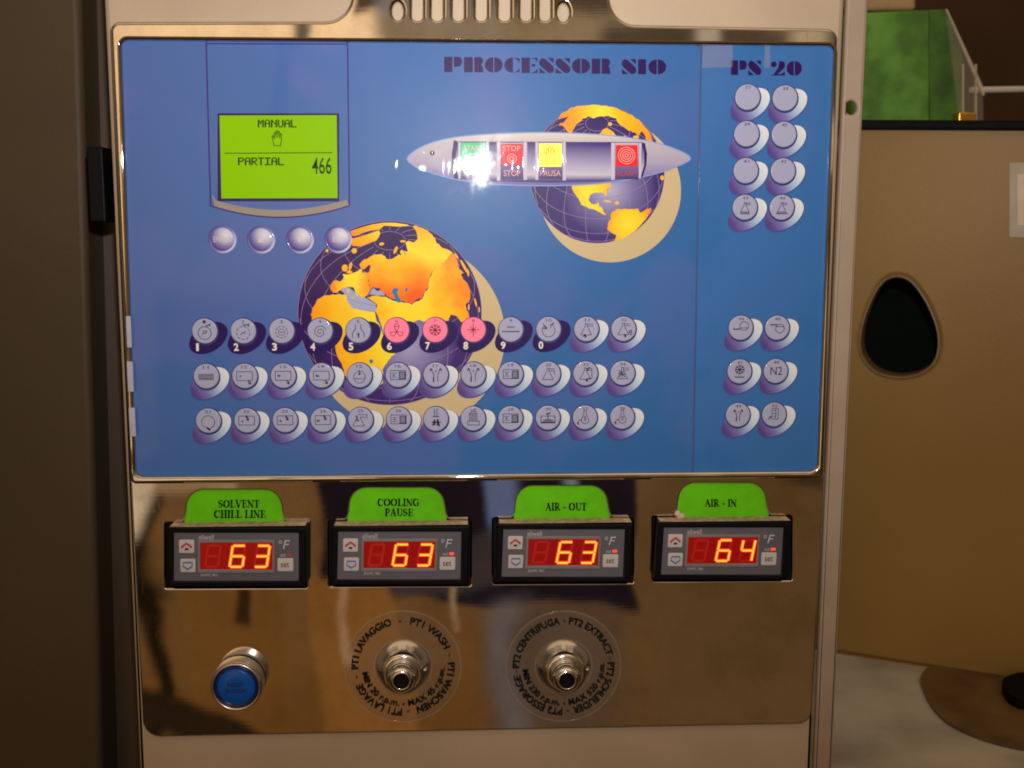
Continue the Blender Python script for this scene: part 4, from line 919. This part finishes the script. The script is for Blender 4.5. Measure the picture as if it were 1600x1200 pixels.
KN = [((630, 1041.5), 'PT1', 'chrome knob in a clear disc lettered PT1 WASH, nearer the blue push button',
       [('PT1 LAVAGGIO', 268, 346), ('-', 355, 359), ('PT1 WASH', 9, 67), ('-', 75, 78), ('PT1 WASCHEN', 86, 164), ('-', 173, 176), ('PT1 LAVAGE', 182, 248), ('-', 256, 259)], ('MIN 20 r.p.m. - MAX 45 r.p.m.', 262, 93)),
      ((880.5, 1041), 'PT2', 'chrome knob in a clear disc lettered PT2 EXTRACT, on the right of the plate',
       [('PT2 CENTRIFUGA', 269, 355), ('-', 359, 362), ('PT2 EXTRACT', 6, 76), ('-', 79, 82), ('PT2 SCHLEUDER', 86, 168), ('-', 173, 176), ('PT2 ESSORAGE', 181, 259), ('-', 263, 266)], ('MIN 230 r.p.m. - MAX 520 r.p.m.', 266, 86))]
for (u, v), nm, lab, outer_t, inner_t in KN:
    c_ = P(u, v); s_ = SPX*1.03
    t0 = thing('speed_knob', c_, lab, 'knob', 'chrome speed knobs on the steel plate')
    base = G().lathe(c_, [(93*s_, .0001), (92.5*s_, .0006), (92*s_, .0007)], 96, False)
    n_ = 96
    ring_loops = lambda R, y: [Vector((c_.x+R*math.cos(2*math.pi*k/n_), y, c_.z+R*math.sin(2*math.pi*k/n_))) for k in range(n_)]
    d_ = G(); d_.sheet([ring_loops(91*s_, -.0007), ring_loops(45*s_, -.0007)[::-1]])
    disc = d_.build('clear_disc', M_CLEAR, t0)
    e_ = G().lathe(c_, [(92.6*s_, .0001), (92.4*s_, .0008), (91*s_, .0009), (90.4*s_, .0007)], 96, False).lathe(c_, [(46.6*s_, .0007), (46*s_, .0010), (44.6*s_, .0010), (44*s_, .0002)], 96, False)
    e_.build('disc_edge', M_CLEARE, disc)
    g = G()
    for s__, a0, a1 in outer_t:
        if a1 < a0: a1 += 360
        if s__ == '-':
            t = math.radians((a0+a1)/2); R = 75*s_; w_ = 2.4*s_; hh = .7*s_
            e1 = Vector((math.cos(t), 0, -math.sin(t))); e2 = Vector((math.sin(t), 0, math.cos(t))); o_ = Vector((c_.x, -.00085, c_.z))+e2*R
            vs = [o_-e1*w_-e2*hh, o_+e1*w_-e2*hh, o_+e1*w_+e2*hh, o_-e1*w_+e2*hh]; g.add(vs, facing(vs, [(0, 1, 2, 3)]))
        else: text_ring(g, s__, c_, 70.5*s_, 11*s_, a0, a1, -.00085)
    text_ring(g, inner_t[0], c_, 65.5*s_, 9.6*s_, inner_t[1], inner_t[2], -.00085, True)
    g.build('disc_lettering', M_INK, disc)
    G().lathe(c_, [(44*s_, .0002), (43.4*s_, .0012), (40.5*s_, .0036), (37*s_, .0066), (34.4*s_, .0088), (32.6*s_, .0102), (31*s_, .0110), (28*s_, .0114), (25*s_, .0114), (23*s_, .0110)], 64).build('collar', M_CHROME, t0)
    kb = G().lathe(c_, [(21.5*s_, .0108), (23.2*s_, .0122), (23.9*s_, .0140), (23.6*s_, .0158), (22.5*s_, .0174), (20.4*s_, .0188), (17.6*s_, .0198), (15*s_, .0204), (13.2*s_, .0206), (12.3*s_, .0205), (12*s_, .0198)], 64, False).build('knob', M_CHROME, t0)
    G().lathe(c_, [(12.1*s_, .0201), (11.8*s_, .0176), (6*s_, .0174), (1e-6, .0174)], 40, False).build('bore', M_BLACKM, kb)
    G().lathe(c_+Vector((36*s_, 0, 3*s_)), [(3.2*s_, .0005), (3.2*s_, .0078), (2.4*s_, .0088), (1e-6, .0090)], 24, False).build('locating_pin', M_CHROME, t0)

# ================================================================== tapes and putty
for (a_, b_, lab) in (((196.5, 494), (206, 543), 'white tape tab at the keypad edge, topmost of three'), ((198, 565), (209, 612), 'white tape tab at the keypad edge, middle of three'), ((201, 637), (212.5, 682), 'white tape tab at the keypad edge, lowest of three')):
    o = G().slab([XZ(rounded([(a_[0], a_[1]), (b_[0]-2, a_[1]), (b_[0], b_[1]), (a_[0]+2, b_[1])], 1), -.0026)], -.0026, -.0022, .0001, 2).build('tape_tab', M_TAPE); tag(o, lab, 'tape', 'white tape tabs at the keypad edge')
o = G().slab([XZ(rounded([(1098, 70), (1145, 70.5), (1144.5, 105), (1097, 106)], 1), -3e-4)], -3e-4, -1e-4).build('clear_tape', M_TAPEC); tag(o, 'wide piece of clear tape over the top left corner of the PS 20 strip', 'tape')
o = G().slab([XZ(rounded([(1195, 71), (1203.5, 71), (1202.5, 106), (1194, 106)], 1), -3e-4)], -3e-4, -1e-4).build('clear_tape', M_TAPEC); tag(o, 'narrow strip of clear tape between the letters PS and 20', 'tape')
pc = P(1063, 804.5, -.001)
g = G()
for k in range(5):
    q = pc+Vector((random.uniform(-.0016, .0016), 0, random.uniform(-.0008, .0008))); rr_ = random.uniform(.0010, .0019)
    g.lathe(q, [(rr_, 0), (rr_*.9, .001), (rr_*.55, .0018), (1e-6, .0021)], 14, False)
tag(g.build('putty_blob', M_PUTTY), 'small pale blob of putty at the lower left corner of the AIR - IN card', 'putty')

# ================================================================== surroundings
def quad_px(pts, y): return [(P(u, v, y).x, P(u, v, y).z) for u, v in pts]
ln_ = thing('machine_panel', P(60, 1200, .07), 'dark brown machine side panel on the left behind the cabinet', 'panel')
G().slab([rounded(quad_px([(-260, -120), (121, -120), (163, 1320), (-260, 1320)], .07), .004)], .07, .16, .004).build('panel', M_BROWNL, ln_)
G().slab([quad_px([(100, -140), (260, -140), (300, 1340), (140, 1340)], .10)], .10, .16).build('post', M_BROWNS, ln_)

z0 = P(1312, 1019, .22).z
b0 = PZ(1312, 1019, z0); b1 = PZ(1600, 1064, z0); ex = (b1-b0); ex.z = 0; ex.normalize()
en = Vector((-ex.y, ex.x, 0))
def PV(u, v):
    d = ray(u, v); k = (b0-CAMPOS).dot(en)/d.dot(en); q = CAMPOS+d*k-b0; return (q.dot(ex), q.z)
bp_ = thing('moulded_panel', b0+ex*.1, 'brown moulded panel with a teardrop hole standing right of the cabinet', 'panel')
hole = [PV(u, v) for u, v in smooth([(1402, 430), (1426, 440), (1450, 474), (1467, 520), (1464, 560), (1442, 583), (1405, 591), (1368, 582), (1346, 556), (1344, 520), (1358, 474), (1378, 440)], 4)]
G().slab([rounded([PV(1240, 196), PV(1680, 198), PV(1680, 1080), PV(1240, 1008)], .004), hole], 0, .03, .003, 3, O=b0, ex=ex).build('panel', M_BROWN, bp_)
hl = [((x-hole[0][0]), z) for x, z in hole]
cxh = sum(x for x, z in hole)/len(hole); czh = sum(z for x, z in hole)/len(hole)
G().slab([[(cxh+(x-cxh)*1.02, czh+(z-czh)*1.02) for x, z in hole], [(cxh+(x-cxh)*.955, czh+(z-czh)*.955) for x, z in hole]], -.0015, .02, .0015, 3, O=b0, ex=ex).build('hole_lip', M_BRONZE, bp_)
G().slab([[(cxh+(x-cxh)*1.5, czh+(z-czh)*1.5) for x, z in hole]], .12, .13, O=b0, ex=ex).build('hole_backing', mat('hole_dark_green', (.004, .008, .005), .8, spec=.05), bp_)
G().slab([[PV(1240, 187), PV(1680, 189), PV(1680, 205), PV(1240, 203)]], -.004, .05, .002, 2, O=b0, ex=ex, back=True).build('top_edge', M_BLACKM, bp_)
G().slab([[PV(1240, 1008), PV(1680, 1076), PV(1680, 1084), PV(1240, 1016)]], -.003, .0, .001, 2, O=b0, ex=ex).build('bottom_strip', M_ORANGE, bp_)
st = G().slab([rounded([PV(1577, 254), PV(1660, 254), PV(1660, 371), PV(1577, 371)], .001)], -.0006, 0, .0002, 2, O=b0, ex=ex).build('sticker', mat('sticker_grey', (.46, .38, .27), .5), bp_)
G().slab([[PV(1590, 272), PV(1650, 272), PV(1650, 352), PV(1590, 352)]], -.0009, -.0006, O=b0, ex=ex).build('sticker_field', mat('sticker_cream', (.72, .56, .38), .5), st)

gb = thing('green_block', P(1420, 187, .30), 'mottled green block with a sloping right side standing on the brown panel', 'block')
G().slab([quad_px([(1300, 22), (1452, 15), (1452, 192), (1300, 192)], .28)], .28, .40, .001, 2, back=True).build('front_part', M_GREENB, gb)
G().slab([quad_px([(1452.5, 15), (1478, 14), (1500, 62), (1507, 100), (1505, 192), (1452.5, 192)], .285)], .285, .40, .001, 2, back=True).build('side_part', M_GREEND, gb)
ac = thing('acrylic_guard', P(1515, 187, .28), 'clear acrylic guard edge beside the green block', 'guard')
G().slab([quad_px([(1479, 16), (1536, 140), (1537, 192), (1500, 192)], .279)], .279, .282, back=True).build('sheet', M_ACRYL, ac)
G().slab([quad_px([(1478, 14), (1480.5, 14), (1538.5, 140), (1538.5, 149), (1536, 149)], .277)], .277, .279, back=True).build('sloping_edge', M_ACRYE, ac)
g = G()
for u in (1504, 1524): g.slab([quad_px([(u, 100), (u+2.5, 100), (u+2.5, 188), (u, 188)], .277)], .277, .279, back=True)
g.build('upright_edge', M_ACRYE, ac)
o = G().slab([rounded(quad_px([(1498, 175), (1526, 176), (1526, 190), (1498, 190)], .272), .001)], .272, .285, .001, 3, back=True).build('brass_fitting', M_GOLD); tag(o, 'small shiny brass fitting at the foot of the clear acrylic guard', 'fitting')
ra, rb_ = P(1516, 140.5, .30), P(1690, 137.5, .30); g = G(); n_ = 16; vs = []
for q in (ra, rb_):
    for k in range(n_): vs.append(q+Vector((0, math.cos(2*math.pi*k/n_)*.0024, math.sin(2*math.pi*k/n_)*.0024)))
g.add(vs, [(k, (k+1) % n_, n_+(k+1) % n_, n_+k) for k in range(n_)], True); tag(g.build('pale_rod', M_ROD), 'thin pale horizontal rod right of the clear acrylic guard', 'rod')
o = G().slab([rounded(quad_px([(1300, -90), (1431, -90), (1432, 15), (1300, 17)], .30), .003)], .30, .42, .003, 3, back=True).build('beige_box', mat('box_beige', (.42, .27, .13), .6)); tag(o, 'plain beige box resting on top of the green block', 'box')

q0, q1 = PZ(1312, 1019, z0), PZ(1300, 1290, z0)
wt = G(); wt.box(.10, .9, .012, .9, z0-.02, z0-.0005); tag(wt.build('worktop', M_STONE), 'pale mottled worktop under the brown moulded panel', 'worktop')
def flat(name, pts, h, M, lab, cat):
    top = [PZ(u, v, z0+h) for u, v in pts]; bot = [Vector((p.x, p.y, z0)) for p in top]; n = len(top); g = G()
    A_ = sum(p.x*q.y-q.x*p.y for p, q in zip(top, top[1:]+top[:1]))
    if A_ < 0: top.reverse(); bot.reverse()
    g.add(top, [tuple(range(n))]); g.add(top+bot, [(k, n+k, n+(k+1) % n, (k+1) % n) for k in range(n)], True)
    return tag(g.build(name, M), lab, cat)
flat('brown_pad', smooth([(1440, 1052), (1446, 1085), (1466, 1115), (1495, 1136), (1545, 1156), (1610, 1170), (1690, 1172), (1720, 1120), (1700, 1062), (1580, 1040), (1480, 1034)], 4), .0018, M_PAD, 'rounded brown pad lying flat on the pale worktop', 'pad')
flat('black_cap', smooth([(1568, 1060), (1571, 1077), (1585, 1089), (1606, 1095), (1640, 1100), (1660, 1080), (1650, 1058), (1600, 1050)], 4), .009, M_BLACKM, 'black round cap lying on the brown pad', 'cap')
w = G(); w.box(-3, 3, 1.3, 1.32, -2, 2); o = w.build('background_wall', M_WALL); o['kind'] = 'structure'
